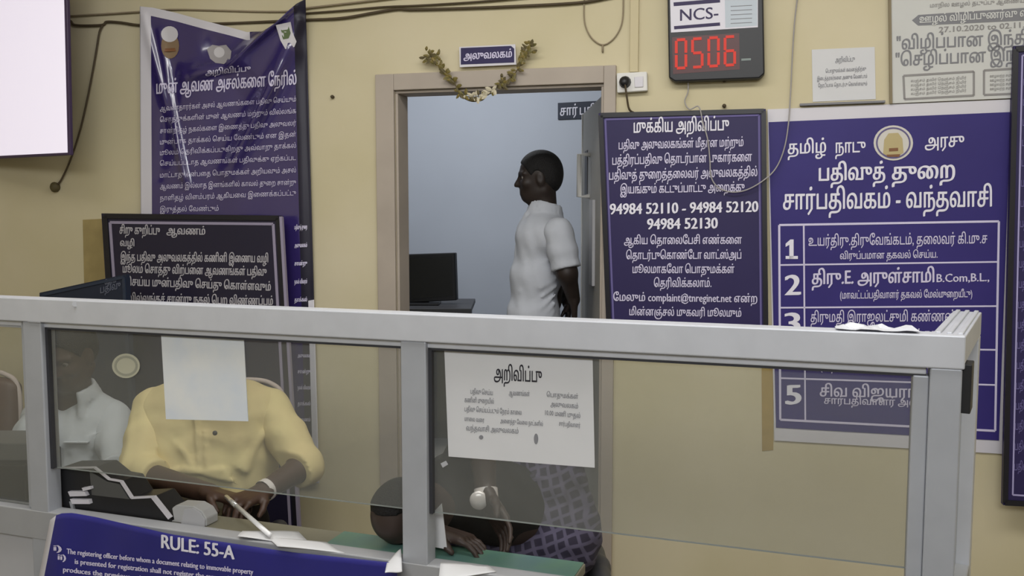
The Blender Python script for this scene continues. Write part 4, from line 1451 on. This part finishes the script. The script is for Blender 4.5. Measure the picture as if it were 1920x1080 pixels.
o = MB().prism(PART, [(301, 611), (456, 619), (465, 790), (311, 786)], GF, GF + 0.002).build('blank_paper', M_PAPERB)
tag(o, 'blank bluish white sheet on the left glass pane before the man in yellow', 'paper')
t = thing('round_disc', 'round cream disc on the glass between the white and yellow shirts', 'sticker', PART.px(236, 708, GF))
MB().disc(PART, (236, 686), 26, 23, GF, GF + 0.0012).build('disc', M_STAMP, t)  # flat cream disc on the pane, darker ring inside
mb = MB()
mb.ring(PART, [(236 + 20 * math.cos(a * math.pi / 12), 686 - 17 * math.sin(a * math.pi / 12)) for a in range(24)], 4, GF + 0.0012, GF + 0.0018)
mb.build('inner_ring', mat('disc_ring', (0.30, 0.30, 0.24), .6, .3), t)

# crumpled clear plastic on the top rail near the right post
mb = MB()
r2 = random.Random(5)
gx, gy = 12, 4
s0, s1 = PART.st(1566, 606)[0], PART.st(1724, 612)[0]
base = len(mb.v)
vs, fs = [], []
for j in range(gy + 1):
    for i in range(gx + 1):
        z = zr1 + 0.002 + (0.012 * r2.random() if 0 < j < gy and 0 < i < gx else 0.003 * r2.random())
        vs.append(PART.pt(s0 + (s1 - s0) * i / gx + 0.004 * r2.uniform(-1, 1), z, -0.052 + 0.05 * j / gy))
for j in range(gy):
    for i in range(gx):
        a = j * (gx + 1) + i
        fs.append((a, a + 1, a + gx + 2, a + gx + 1))
mb.add(vs, fs)
o = mb.build('plastic_sheet', M_PLASTIC)
sd = o.modifiers.new('thickness', 'SOLIDIFY')
sd.thickness = 0.001
tag(o, 'crumpled clear plastic sheet lying on the rail beside the right corner post', 'plastic')

# ================================================================== THINGS ON THE COUNTER AND TABLE
HZ = lambda x, y, z=ZL: atz(x, y, z)


def sheet(name, pxs, z, m, label, cat, lift=0.004, group=None, parent=None, n=8, seed=1):
    """A slightly curled sheet lying on a level surface, outline given as a pixel quad."""
    r = random.Random(seed)
    q = [HZ(x, y, z) for x, y in pxs]
    vs, fs = [], []
    for j in range(n + 1):
        for i in range(n + 1):
            u, v = i / n, j / n
            p = (q[0] * (1 - u) + q[1] * u) * (1 - v) + (q[3] * (1 - u) + q[2] * u) * v
            w = (math.sin(3.1 * u + seed) * math.cos(2.3 * v + seed * 2) * 0.5 + 0.5) * lift
            vs.append(p + Vector((0, 0, 0.0025 + w)))
    for j in range(n):
        for i in range(n):
            a = j * (n + 1) + i
            fs.append((a, a + 1, a + n + 2, a + n + 1))
    o = MB().add(vs, fs).build(name, m, smooth=True)
    s = o.modifiers.new('thickness', 'SOLIDIFY')
    s.thickness = 0.002
    if label:
        tag(o, label, cat, group)
    return o


M_GREYD = mat('mid_grey_plastic', (0.085, 0.085, 0.083), 0.5, 0.4)
# stepped black machine with white trim
MP = Plane(PART.pt(0, 0, -0.056), math.radians(19.3))
prof = [(108, 878), (176, 877), (203, 899), (226, 903), (246, 934), (286, 932), (318, 972), (322, 1012), (120, 1012)]
t = thing('office_printer', 'stepped black machine with white edge trim behind the blue banner', 'machine', MP.px(215, 1008))
b_ = MB().prism(MP, prof, -0.09, 0.0)
zmin = min(v[2] for v in b_.v)
b_.v = [(v[0], v[1], max(v[2], ZL + 0.001)) for v in b_.v]
b_.build('casing', M_BLACK, t, bevel=0.003)
tr_ = MB()
for i, w in ((0, 2.5), (1, 2.5), (2, 2.5), (3, 3.5), (4, 3.5), (5, 7)):
    tr_.strip(MP, prof[i], prof[i + 1], w, -0.004, 0.004)
tr_.build('white_trim', M_MARGIN, t)
MB().prism(MP, [(168, 884), (200, 903), (224, 908), (242, 936), (205, 932), (172, 928)], 0.0, 0.003).build('grey_lid', M_GREYD, t)
pt_ = MB()
pt_.prism(MP, [(127, 922), (158, 922), (162, 930), (131, 931)], 0.0, 0.012)
pt_.prism(MP, [(131, 936), (166, 937), (168, 945), (135, 945)], 0.0, 0.012)
pt_.prism(MP, [(153, 915), (170, 912), (171, 917), (156, 921)], 0.0, 0.012)
pt_.build('paper_slips', M_MARGIN, t)
MB().strip(MP, (132, 940), (147, 1000), 5, 0.0, 0.006).build('front_rib', M_ALU2, t)

GP = Plane(PART.pt(0, 0, -0.060), math.radians(19.3))
t = thing('tape_dispenser', 'rounded grey-white plastic block between the black machine and the papers', 'dispenser', GP.px(355, 1003))
b_ = MB().prism(GP, [(322, 953), (330, 947), (362, 949), (378, 958), (387, 972), (388, 1015), (318, 1015), (326, 975)], -0.05, 0.0)
b_.v = [(v[0], v[1], max(v[2], ZL + 0.001)) for v in b_.v]
b_.build('body', M_GREYPL, t, bevel=0.006)
b_ = MB().prism(GP, [(345, 955), (362, 953), (376, 962), (384, 976), (384, 1012), (340, 1012)], 0.0, 0.004)
b_.v = [(v[0], v[1], max(v[2], ZL + 0.001)) for v in b_.v]
b_.build('side_cover', M_PANEL, t, bevel=0.001)

sheet('paper_sheet', [(455, 1000), (560, 1006), (585, 1024), (446, 1016)], ZL, M_PAPER, 'upper curled white sheet on the counter ledge under the silver rod', 'paper', 0.012, 'loose sheets on the ledge', seed=2)
sheet('paper_sheet', [(500, 1012), (612, 1021), (646, 1041), (520, 1030)], ZL, M_PAPER, 'white sheet on the ledge reaching towards the dark bowed head', 'paper', 0.006, 'loose sheets on the ledge', seed=4)
sheet('paper_sheet', [(826, 1060), (915, 1063), (930, 1078), (822, 1092)], ZL, M_PAPER, 'white sheet on the ledge under the bowed man\'s hand', 'paper', 0.004, seed=5)
a, b = at(424, 932, 2.56), HZ(506, 1003, ZL + 0.022)
t = thing('silver_rod', 'slim silver rod held by the man in yellow, slanting to the papers', 'rod', b)
MB().tube([a + (b - a) * 0.25, b], 0.0062, 12).build('shaft', mat('white_enamel', (0.82, 0.82, 0.83), 0.3, 0.5), t, smooth=True)
MB().tube([a, a + (b - a) * 0.25], 0.0072, 12).build('grip', M_STEEL, t, smooth=True)

# loose white paper at the foot of the middle post, and one sheet standing beside it
o = sheet('paper_sheet', [(726, 1058), (752, 1040), (754, 1075), (722, 1085)], ZL + 0.002, M_PAPER, 'crumpled white paper corner on the ledge at the foot of the middle post', 'paper', 0.012, seed=8)
V1 = Plane(PART.pt(0, 0, -0.075), math.radians(19.3))
o = MB().prism(V1, [(811, 962), (828, 944), (838, 1030), (815, 1026)], -0.002, 0.0)
o.v = [(v[0], v[1], max(v[2], ZL + 0.001)) for v in o.v]
o = o.build('folded_paper', M_PAPER)
tag(o, 'folded white paper standing upright just right of the middle post', 'paper')

# black desktop box, far left bay
t = thing('desktop_computer', 'black desktop box with grey top in the far left pane', 'computer', (at(0, 950, 2.85).x, 2.85, ZT))
xa, xb = at(-110, 900, 2.76).x, at(54, 900, 2.76).x
za = at(20, 868, 2.76).z
MB().abox(xa, xb, 2.74, 2.97, ZT + 0.001, za).build('casing', M_BLACK, t, bevel=0.005)
zb = at(20, 828, 2.80).z
MB().abox(xa + 0.01, xb - 0.01, 2.78, 2.95, za, zb).build('grey_top', mat('grey_metal_case', (0.11, 0.11, 0.105), .5, .4), t, bevel=0.004)

# ================================================================== CHAIRS
def chair(name, label, x, y, seat_z, back_top, w, m, yaw=0.0, back=True, group=None):
    t = thing(name, label, 'chair', (x, y, 0), group)
    T = lambda a, b, c: Vector((x + a * math.cos(yaw) - b * math.sin(yaw), y + a * math.sin(yaw) + b * math.cos(yaw), c))
    b_ = Body(0.01, 0.02)
    for k in (-1, -0.33, 0.33, 1):
        b_.cone(T(k * (w / 2 - .05), -0.16, seat_z - 0.035), T(k * (w / 2 - .05), 0.14, seat_z - 0.035), 0.035, 0.035, 0.03)
    b_.cone(T(-w / 2 + .05, 0, seat_z - 0.035), T(w / 2 - .05, 0, seat_z - .035), .035, .035, .03)
    b_.build('seat', m, t)
    if back:
        b_ = Body(0.01, 0.02)
        for k in [i / 5 - 1 for i in range(11)]:
            b_.cone(T(k * (w / 2 - .06), 0.20, seat_z + 0.16), T(k * (w / 2 - .07), 0.25, back_top - 0.05 - 0.015 * k * k), 0.028, 0.028, 0.04)
        b_.build('backrest', m, t)
        MB().tube(spline([T(-w / 2 + .04, 0.215, seat_z + .2), T(-w / 2 + 0.045, 0.24, back_top - .08), T(-w / 2 + .10, 0.25, back_top - 0.012), T(0, 0.25, back_top), T(w / 2 - .10, 0.25, back_top - .012), T(w / 2 - .045, 0.24, back_top - .08), T(w / 2 - .04, 0.215, seat_z + .2)], 8), 0.009).build('piping', M_PIPING, t, smooth=True)
        MB().tube([T(0, 0.12, seat_z - .06), T(0, 0.26, seat_z - 0.02), T(0, 0.255, seat_z + 0.3)], 0.018).build('back_support', M_CHROME, t, smooth=True)
    for sx in (-1, 1):
        for sy in (-1, 1):
            MB().tube([T(sx * (w / 2 - .07), sy * 0.14, seat_z - .06), T(sx * (w / 2 - .04), sy * 0.18, 0.0)], 0.013).build('leg', M_CHROME, t, smooth=True)
    return t


p = at(8, 700, 3.25)
chair('office_chair', 'brown leatherette chair back with pale piping in the far left pane', p.x - 0.14, 3.02, 0.46, at(20, 697, 3.25).z, 0.46, M_CHAIR)
p = at(402, 800, 2.98)
chair('office_chair', 'dark office chair under the man in the yellow shirt', p.x, 3.02, 0.46, at(440, 712, 3.27).z, 0.42, M_DGREY)
p = at(128, 800, 3.1)
chair('office_chair', 'dark office chair under the seated man in the white shirt', p.x, 3.16, 0.46, 0.78, 0.44, M_DGREY)
p = at(1035, 985, 2.85)
chair('stool', 'low dark stool under the bowed man in plaid', p.x + 0.02, p.y, 0.44, 0.9, 0.36, M_DGREY, back=False)


# ================================================================== PEOPLE
def limb(b, pts, rs, k=None):
    return b.chain([tuple(p) for p in pts], rs, k)


# ---- man in the yellow shirt
g = at(400, 967, 3.0)
t = thing('person', 'person in a pale yellow shirt with rolled sleeves, seated behind the blank sheet', 'person', (g.x, g.y, 0))
hc = at(386, 674, 2.86)
fw, up_ = Vector((0.02, -0.90, -0.42)), Vector((0.02, -0.35, 1))
nb = at(390, 728, 2.93)
shL, shR = at(290, 766, 2.96), at(505, 766, 2.96)
elL, elR = at(259, 886, 2.80), at(570, 874, 2.82)
wrL, wrR = at(392, 924, 2.63), at(493, 922, 2.66)
body = Body(0.0065, 0.025)
P_, R_, k_ = head(body, hc, fw, up_, 0.225)
body.cone(nb, hc + Vector((0, 0.02, -0.03)), 0.062, 0.056, 0.03)
body.cone(at(390, 790, 2.98), at(398, 940, 2.98), 0.105, 0.12, 0.05)
body.cone(shL, shR, 0.05, 0.05, 0.05)
limb(body, [shL, elL, wrL], [0.05, 0.042, 0.029])
limb(body, [shR, elR, wrR], [0.05, 0.042, 0.029])
hl = hand(body, wrL, at(452, 938, 2.60) - wrL, Vector((0.2, -0.3, -1)), Vector((0, -1, 0.3)), 0.165, 0.55)
hr = hand(body, wrR, at(448, 942, 2.58) - wrR, Vector((-0.2, -0.3, -1)), Vector((0, -1, 0.3)), 0.165, 0.65)
sk = body.build('body', M_SKIN, t)
hair(t, P_, R_, k_)
eyes(t, P_, k_)
sh = Body(0.007, 0.03)
sh.cone(shL + Vector((.03, 0, -.012)), shR + Vector((-.03, 0, -.012)), 0.062, 0.062, 0.05)
for q in (shL, shR):
    sh.cone(nb + Vector((0, 0.02, 0.005)), q + Vector((0, 0, 0.004)), 0.060, 0.052, 0.04)
sh.cone(at(336, 795, 2.95), at(462, 795, 2.95), 0.115, 0.115, 0.06)
sh.cone(at(345, 860, 2.92), at(452, 858, 2.92), 0.116, 0.116, 0.06)
sh.cone(at(350, 920, 2.93), at(450, 920, 2.93), 0.125, 0.12, 0.06)
for i in range(6):                                                         # drag folds at the arm and belly
    u = i / 5
    sh.cone(at(506 - 30 * u, 806 + 16 * u, 2.862), at(446 + 18 * u, 872 + 10 * u, 2.812), 0.003, 0.006, 0.016)
    sh.cone(at(310 + 8 * u, 812 + 50 * u, 2.84), at(350 + 14 * u, 850 + 34 * u, 2.80), 0.006, 0.003, 0.012)
for i in range(4):
    sh.cone(at(320 + 8 * i, 886 - 3 * i, 2.80), at(420 + 8 * i, 880 + 9 * i, 2.795), 0.005, 0.005, 0.012)
sh.cone(at(366, 775, 2.835), at(372, 880, 2.80), 0.005, 0.005, 0.008)      # placket
sh.cone(at(382, 775, 2.835), at(388, 880, 2.80), 0.004, 0.004, 0.008)
collar(sh, nb + Vector((0, 0.005, 0.0)), (0, -1, -0.15), (0, -0.22, 1), 0.072, 0.035)
slm = []
for q0, q1, q2, fr_, r0 in ((shL, elL, wrL, 0.26, 0.070), (shR, elR, wrR, 0.20, 0.068)):
    ee = q1 + (q2 - q1) * fr_
    md = q0 + (q1 - q0) * 0.5
    side = 1 if q0 is shR else -1
    ex = []
    for i in range(5):                                                     # sleeve gathers above the rolled cuff
        w0 = q0 + (q1 - q0) * (0.40 + 0.13 * i)
        ex.append((w0 + Vector((-0.055 * side, -0.03, 0.02)), w0 + Vector((0.02 * side, -0.062, -0.015)), 0.004, 0.006, 0.012))
        ex.append((w0 + Vector((0.0, -0.064, 0.0)), w0 + Vector((0.055 * side, -0.028, 0.012)), 0.005, 0.003, 0.012))
    dd = (q2 - q1).normalized()
    ex.append((ee - dd * 0.040, ee - dd * 0.034, 0.062, 0.062, 0.006))
    slm.append((q0, [q0, md, q1, ee], [r0, 0.066, 0.060, 0.055], ex))
sh.cut(at(400, 928, 2.93), (0, 0.1, -1))
so = sh.build('shirt', M_YSHIRT, t, 0.0026, 26)
for _, p4, r4, ex in slm:
    sleeve(t, p4, r4, M_YSHIRT, 0.007, ex)
MB().ball(at(403, 812, 2.805), (0.008, 0.006, 0.008), 6).build('pocket_badge', M_BUTTON, so, smooth=True)
tr = Body(0.009, 0.03)
hipL, hipR = at(362, 985, 3.0), at(440, 985, 3.0)
knL, knR = Vector((hipL.x - 0.05, 2.62, 0.52)), Vector((hipR.x + 0.06, 2.62, 0.52))
tr.cone(hipL, hipR, 0.115, 0.115)
limb(tr, [hipL, knL, Vector((knL.x, 2.82, 0.10))], [0.095, 0.072, 0.055])
limb(tr, [hipR, knR, Vector((knR.x, 2.82, 0.10))], [0.095, 0.072, 0.055])
tr.build('trousers', M_TROUS, t)
for kx in (knL.x, knR.x):
    s_ = Body(0.008, 0.02)
    s_.cone((kx, 2.82, 0.045), (kx, 2.68, 0.035), 0.042, 0.034)
    s_.cut((kx, 2.6, 0.002), (0, 0, -1))
    s_.build('shoe', M_BLACK, t)
w_ = MB()
wc = wrR + (elR - wrR) * 0.06
ax = (wrR - elR).normalized()
w_.tube([wc - ax * 0.010, wc + ax * 0.010], 0.034, 18, cap=False)
w_.ball(at(491, 933, (wc - EYE).y - 0.032), (0.017, 0.008, 0.020), 8)
w_.build('wristwatch', M_WATCH, t, smooth=True)

# ---- man in the white shirt, left
g = at(128, 980, 3.1)
t = thing('person', 'person in a white collared shirt seated at left, head bent and half in shadow', 'person', (g.x, g.y, 0))
hc = at(128, 662, 3.02)
nb = at(136, 738, 3.08)
fw, up_ = Vector((-0.10, -0.92, -0.36)), Vector((0, -0.3, 1))
shL, shR = at(78, 784, 3.20), at(208, 786, 3.10)
elL, elR = at(70, 890, 3.08), at(232, 880, 2.95)
wrL, wrR = at(100, 925, 2.78), at(178, 902, 2.74)
body = Body(0.0065, 0.025)
P_, R_, k_ = head(body, hc, fw, up_, 0.225)
body.cone(nb, hc + Vector((0, 0.02, -0.03)), 0.062, 0.056, 0.03)
body.cone(at(130, 800, 3.12), at(130, 940, 3.12), 0.10, 0.11, 0.05)
body.cone(shL, shR, 0.05, 0.05, 0.05)
limb(body, [shL, elL, wrL], [0.05, 0.042, 0.028])
limb(body, [shR, elR, wrR], [0.05, 0.042, 0.028])
hand(body, wrL, Vector((0.3, -0.9, -0.35)), Vector((0, -0.3, -1)), Vector((1, 0, 0)), 0.165, 0.35)
hand(body, wrR, Vector((-0.5, -0.8, -0.30)), Vector((0, -0.3, -1)), Vector((-1, 0, 0)), 0.165, 0.35)
body.build('body', M_SKIN3, t)
hair(t, P_, R_, k_)
eyes(t, P_, k_)
sh = Body(0.007, 0.03)
sh.cone(shL + Vector((.03, 0, -.012)), shR + Vector((-.03, 0, -.012)), 0.062, 0.062, 0.05)
for q in (shL, shR):
    sh.cone(nb + Vector((0, 0.02, -0.012)), q + Vector((0, 0, 0.004)), 0.056, 0.054, 0.04)
sh.cone(at(92, 820, 3.10), at(172, 820, 3.10), 0.115, 0.115, 0.06)
sh.cone(at(92, 905, 3.08), at(170, 905, 3.08), 0.118, 0.118, 0.06)
sh.cone(at(95, 960, 3.08), at(168, 960, 3.08), 0.12, 0.12, 0.06)
for i in range(5):
    sh.cone(at(192 - 6 * i, 806 + 16 * i, 2.998), at(145 - 6 * i, 836 + 14 * i, 2.992), 0.003, 0.005, 0.016)
collar(sh, nb + Vector((0, 0.0, -0.010)), (-0.05, -1, -0.2), (0, -0.25, 1), 0.072, 0.036, 0.075, 44)
sh.cone(nb + Vector((0.0, -0.17, -0.085)), nb + Vector((0, -0.09, -0.02)), 0.012, 0.040, 0.015, sub=True)
slm = []
for q0, q1, q2 in ((shL, elL, wrL), (shR, elR, wrR)):
    md = q0 + (q1 - q0) * 0.5
    ee = q1 + (q2 - q1) * 0.30
    ex = [(q0 + (q1 - q0) * (.4 + .14 * i) + Vector((-0.05, -0.03, .02)), q0 + (q1 - q0) * (.4 + .14 * i) + Vector((0.03, -0.058, -.01)), .004, .006, .012) for i in range(4)]
    slm.append(([q0, md, q1, ee], [0.069, 0.065, 0.060, 0.055], ex))
so = sh.build('shirt', M_GSHIRT, t, 0.0026, 24)
for p4, r4, ex in slm:
    sleeve(t, p4, r4, M_GSHIRT, 0.007, ex)
MB().prism(Plane(at(138, 830, 2.968), 0.0), [(118, 829), (164, 829), (164, 831), (118, 831)], -0.02, -0.004).build('pocket_edge', M_GSHIRT, so)
tr = Body(0.009, 0.03)
hipL, hipR = Vector((g.x - 0.07, 3.12, 0.56)), Vector((g.x + 0.07, 3.12, 0.56))
knL, knR = Vector((g.x - 0.11, 2.80, 0.53)), Vector((g.x + 0.11, 2.80, 0.53))
tr.cone(hipL, hipR, 0.11, 0.11)
limb(tr, [hipL, knL, Vector((knL.x, 2.98, 0.10))], [0.092, 0.072, 0.055])
limb(tr, [hipR, knR, Vector((knR.x, 2.98, 0.10))], [0.092, 0.072, 0.055])
tr.build('trousers', M_TROUS, t)
for kx in (knL.x, knR.x):
    s_ = Body(0.008, 0.02)
    s_.cone((kx, 2.98, 0.045), (kx, 2.84, 0.035), 0.042, 0.034)
    s_.cut((kx, 2.6, 0.002), (0, 0, -1))
    s_.build('shoe', M_BLACK, t)

# ---- standing man in the doorway, profile to the left
D = 4.25
g = at(1012, 900, D)
t = thing('person', 'person standing in the doorway in profile, white short-sleeved shirt', 'person', (g.x, g.y, FLOOR_IN))
Z0 = FLOOR_IN
hc = at(1009, 332, D)
fw, up_ = Vector((-1, -0.05, -0.06)), Vector((-0.06, 0, 1))
nb = at(1020, 396, D)
body = Body(0.0065, 0.025)
P_, R_, k_ = head(body, hc, fw, up_, 0.232)
body.cone(nb, hc + Vector((0.022, 0, -0.03)), 0.062, 0.058, 0.03)
shN, shF = at(1047, 436, D - 0.19), at(1040, 432, D + 0.19)
elN, elF = at(1063, 512, D - 0.22), at(1050, 512, D + 0.24)
wrN, wrF = at(1076, 562, D - 0.16), at(1064, 566, D + 0.10)
body.cone(at(1016, 440, D), at(1008, 560, D), 0.11, 0.115, 0.05)
body.cone(shN, shF, 0.05, 0.05, 0.05)
limb(body, [shN, elN, wrN], [0.052, 0.045, 0.029])
limb(body, [shF, elF, wrF], [0.052, 0.045, 0.029])
hand(body, wrN, Vector((0.04, 0.28, -0.95)), Vector((-1, 0, 0)), Vector((-1, 0.2, 0)), 0.17, 0.35)
hand(body, wrF, Vector((0.02, -0.3, -0.95)), Vector((-1, 0, 0)), Vector((-1, -0.2, 0)), 0.17, 0.35)
body.build('body', M_SKIN2, t)
hair(t, P_, R_, k_, 0.006, line=0.052)
eyes(t, P_, k_)
sh = Body(0.0075, 0.03)
sh.cone(shN + Vector((-.005, .02, -.01)), shF + Vector((-.005, -.02, -.01)), 0.068, 0.068, 0.05)
sh.cone(at(1020, 402, D), at(1018, 430, D), 0.078, 0.105, 0.05)
sh.cone(at(1012, 450, D - .08), at(1012, 450, D + .08), 0.112, 0.112, 0.06)
sh.cone(at(1004, 520, D - .07), at(1004, 520, D + .07), 0.122, 0.122, 0.06)
sh.cone(at(1000, 590, D - .07), at(1000, 590, D + .07), 0.125, 0.125, 0.06)
sh.cone(at(1000, 640, D - .07), at(1000, 640, D + .07), 0.13, 0.13, 0.06)
collar(sh, nb + Vector((0.0, 0, -0.004)), (-1, 0, -0.25), (0.22, 0, 1), 0.072, 0.042, 0.06, 34)
for i in range(5):
    sh.cone(at(1030 - 3 * i, 466 + 22 * i, D - 0.165), at(985 - 4 * i, 494 + 26 * i, D - 0.155), 0.003, 0.006, 0.014)
    sh.cone(at(1046 - 2 * i, 520 + 16 * i, D - 0.15), at(1012, 540 + 20 * i, D - 0.185), 0.005, 0.003, 0.014)
sh.cone(at(968, 446, D - 0.07), at(962, 520, D - 0.07), 0.004, 0.004, 0.01)
sh.cut(at(1000, 641, D), (0, 0, -1))
so = sh.build('shirt', M_WSHIRT, t, 0.0024, 24)
for q0, q1 in ((shN, elN), (shF, elF)):
    ee = q0 + (q1 - q0) * 0.90
    ex = [(q0 + (q1 - q0) * (.30 + .17 * i) + Vector((-0.045, -0.045, .02)), q0 + (q1 - q0) * (.36 + .17 * i) + Vector((0.04, -0.050, -.01)), .004, .005, .012) for i in range(4)]
    sleeve(t, [q0, q0 + (q1 - q0) * 0.45, ee], [0.068, 0.066, 0.062], M_WSHIRT, 0.007, ex)
tr = Body(0.009, 0.03)
hipz = at(1000, 650, D).z
tr.cone((g.x, D - 0.09, hipz), (g.x, D + 0.09, hipz), 0.105, 0.105)
for sg in (-1, 1):
    limb(tr, [Vector((g.x, D + 0.09 * sg, hipz - 0.02)), Vector((g.x - 0.02, D + 0.10 * sg, Z0 + 0.47)), Vector((g.x + 0.01, D + 0.11 * sg, Z0 + 0.08))], [0.09, 0.068, 0.058])
tr.cut((0, 0, Z0 + 0.05), (0, 0, -1))
tr.build('trousers', M_TROUS, t)
for sg in (-1, 1):
    s_ = Body(0.008, 0.02)
    s_.cone((g.x + 0.03, D + 0.11 * sg, Z0 + 0.045), (g.x - 0.15, D + 0.12 * sg, Z0 + 0.035), 0.044, 0.034)
    s_.cut((g.x, D, Z0 + 0.002), (0, 0, -1))
    s_.build('shoe', M_BLACK, t)

# ---- bowed man in plaid at the right bay
g = at(1035, 985, 2.82)
t = thing('person', 'person bowed low over the ledge in charcoal top and dark plaid, watch on wrist', 'person', (g.x, g.y, 0))
hc = at(752, 976, 2.29)
hc.z = max(hc.z, ZL + 0.074)
pel = Vector((g.x, g.y, 0.54))
ch = at(884, 925, 2.60)
nb = at(822, 945, 2.44)
shN, shF = at(842, 905, 2.48), at(842, 900, 2.72)
elN, wrN = at(902, 812, 2.44), at(912, 932, 2.36)
elF, wrF = at(800, 985, 2.50), at(822, 1035, 2.27)
body = Body(0.006, 0.025)
fw, up_ = Vector((-0.25, -0.10, -0.96)), Vector((-0.55, -0.80, 0.10))
P_, R_, k_ = head(body, hc, fw, up_, 0.188)
body.chain([tuple(hc + Vector((0.03, 0.03, 0))), tuple(nb), tuple(ch), tuple(pel)], [0.055, 0.06, 0.10, 0.12], 0.04)
body.cone(shN, shF, 0.045, 0.045, 0.05)
limb(body, [shN, elN, wrN], [0.046, 0.040, 0.027])
limb(body, [shF, elF, wrF], [0.046, 0.038, 0.026])
hand(body, wrN, at(952, 1000, 2.30) - wrN, Vector((-1, -0.4, 0)), Vector((-0.5, -1, 0)), 0.165, 0.3)
wrF.z = ZL + 0.035
hand(body, wrF, Vector((0.85, -0.35, -0.12)), Vector((0, -0.25, -1)), Vector((-0.3, -1, 0)), 0.15, 0.32)
body.build('body', M_SKINB, t)
hair(t, P_, R_, k_, 0.004, line=-0.055)
eyes(t, P_, k_)
sh = Body(0.0075, 0.03)
sh.chain([tuple(nb + (ch - nb) * 0.15), tuple(ch), tuple(pel + Vector((-.05, 0, .05)))], [0.085, 0.125, 0.135], 0.05)
sh.cone(shN, shF, 0.064, 0.064, 0.05)
sh.cone(shN, shN + (elN - shN) * 0.6, 0.062, 0.060, 0.02)
sh.cone(shF, shF + (elF - shF) * 0.75, 0.062, 0.058, 0.02)
sh.build('shirt', M_CSHIRT, t, 0.003, 18)
lg = Body(0.009, 0.04)
lg.cone(at(1028, 900, 2.80), pel, 0.12, 0.15)
lg.cone(pel + Vector((0, -0.07, 0)), pel + Vector((0, 0.07, 0)), 0.145, 0.145)
kn1, kn2 = pel + Vector((-0.30, -0.16, -0.02)), pel + Vector((-0.22, -0.30, -0.02))
kn2 = pel + Vector((-0.36, 0.02, -0.02))
for kq in (kn1, kn2):
    limb(lg, [pel + Vector((-0.02, 0, 0)), kq, Vector((kq.x - 0.01, kq.y + 0.05, 0.16))], [0.13, 0.09, 0.085])
for i in range(6):                                                          # cloth gathers
    lg.cone(at(985 + 14 * i, 890 + 5 * i, 2.68), at(965 + 18 * i, 1060, 2.62), 0.006, 0.012, 0.025)
lg.cut((0, 0, 0.10), (0, 0, -1))
lg.build('plaid_cloth', M_PLAID, t, 0.004, 30)
for kq in (kn1, kn2):
    s_ = Body(0.007, 0.02)
    s_.cone((kq.x, kq.y + 0.06, 0.12), (kq.x, kq.y + 0.06, 0.045), 0.036, 0.036)
    s_.cone((kq.x, kq.y + 0.06, 0.035), (kq.x - 0.16, kq.y + 0.02, 0.025), 0.036, 0.028)
    s_.cut((kq.x, kq.y, 0.001), (0, 0, -1))
    s_.build('foot', M_SKINB, t)
wt = MB()
ax = (wrN - elN).normalized()
wc = wrN - ax * 0.01
wt.tube([wc - ax * 0.012, wc + ax * 0.012], 0.032, 18, cap=False)
wt.ball(at(898, 938, wc.y - 0.030), (0.025, 0.011, 0.026), 8)
wt.build('wristwatch', M_WATCH, t, smooth=True)
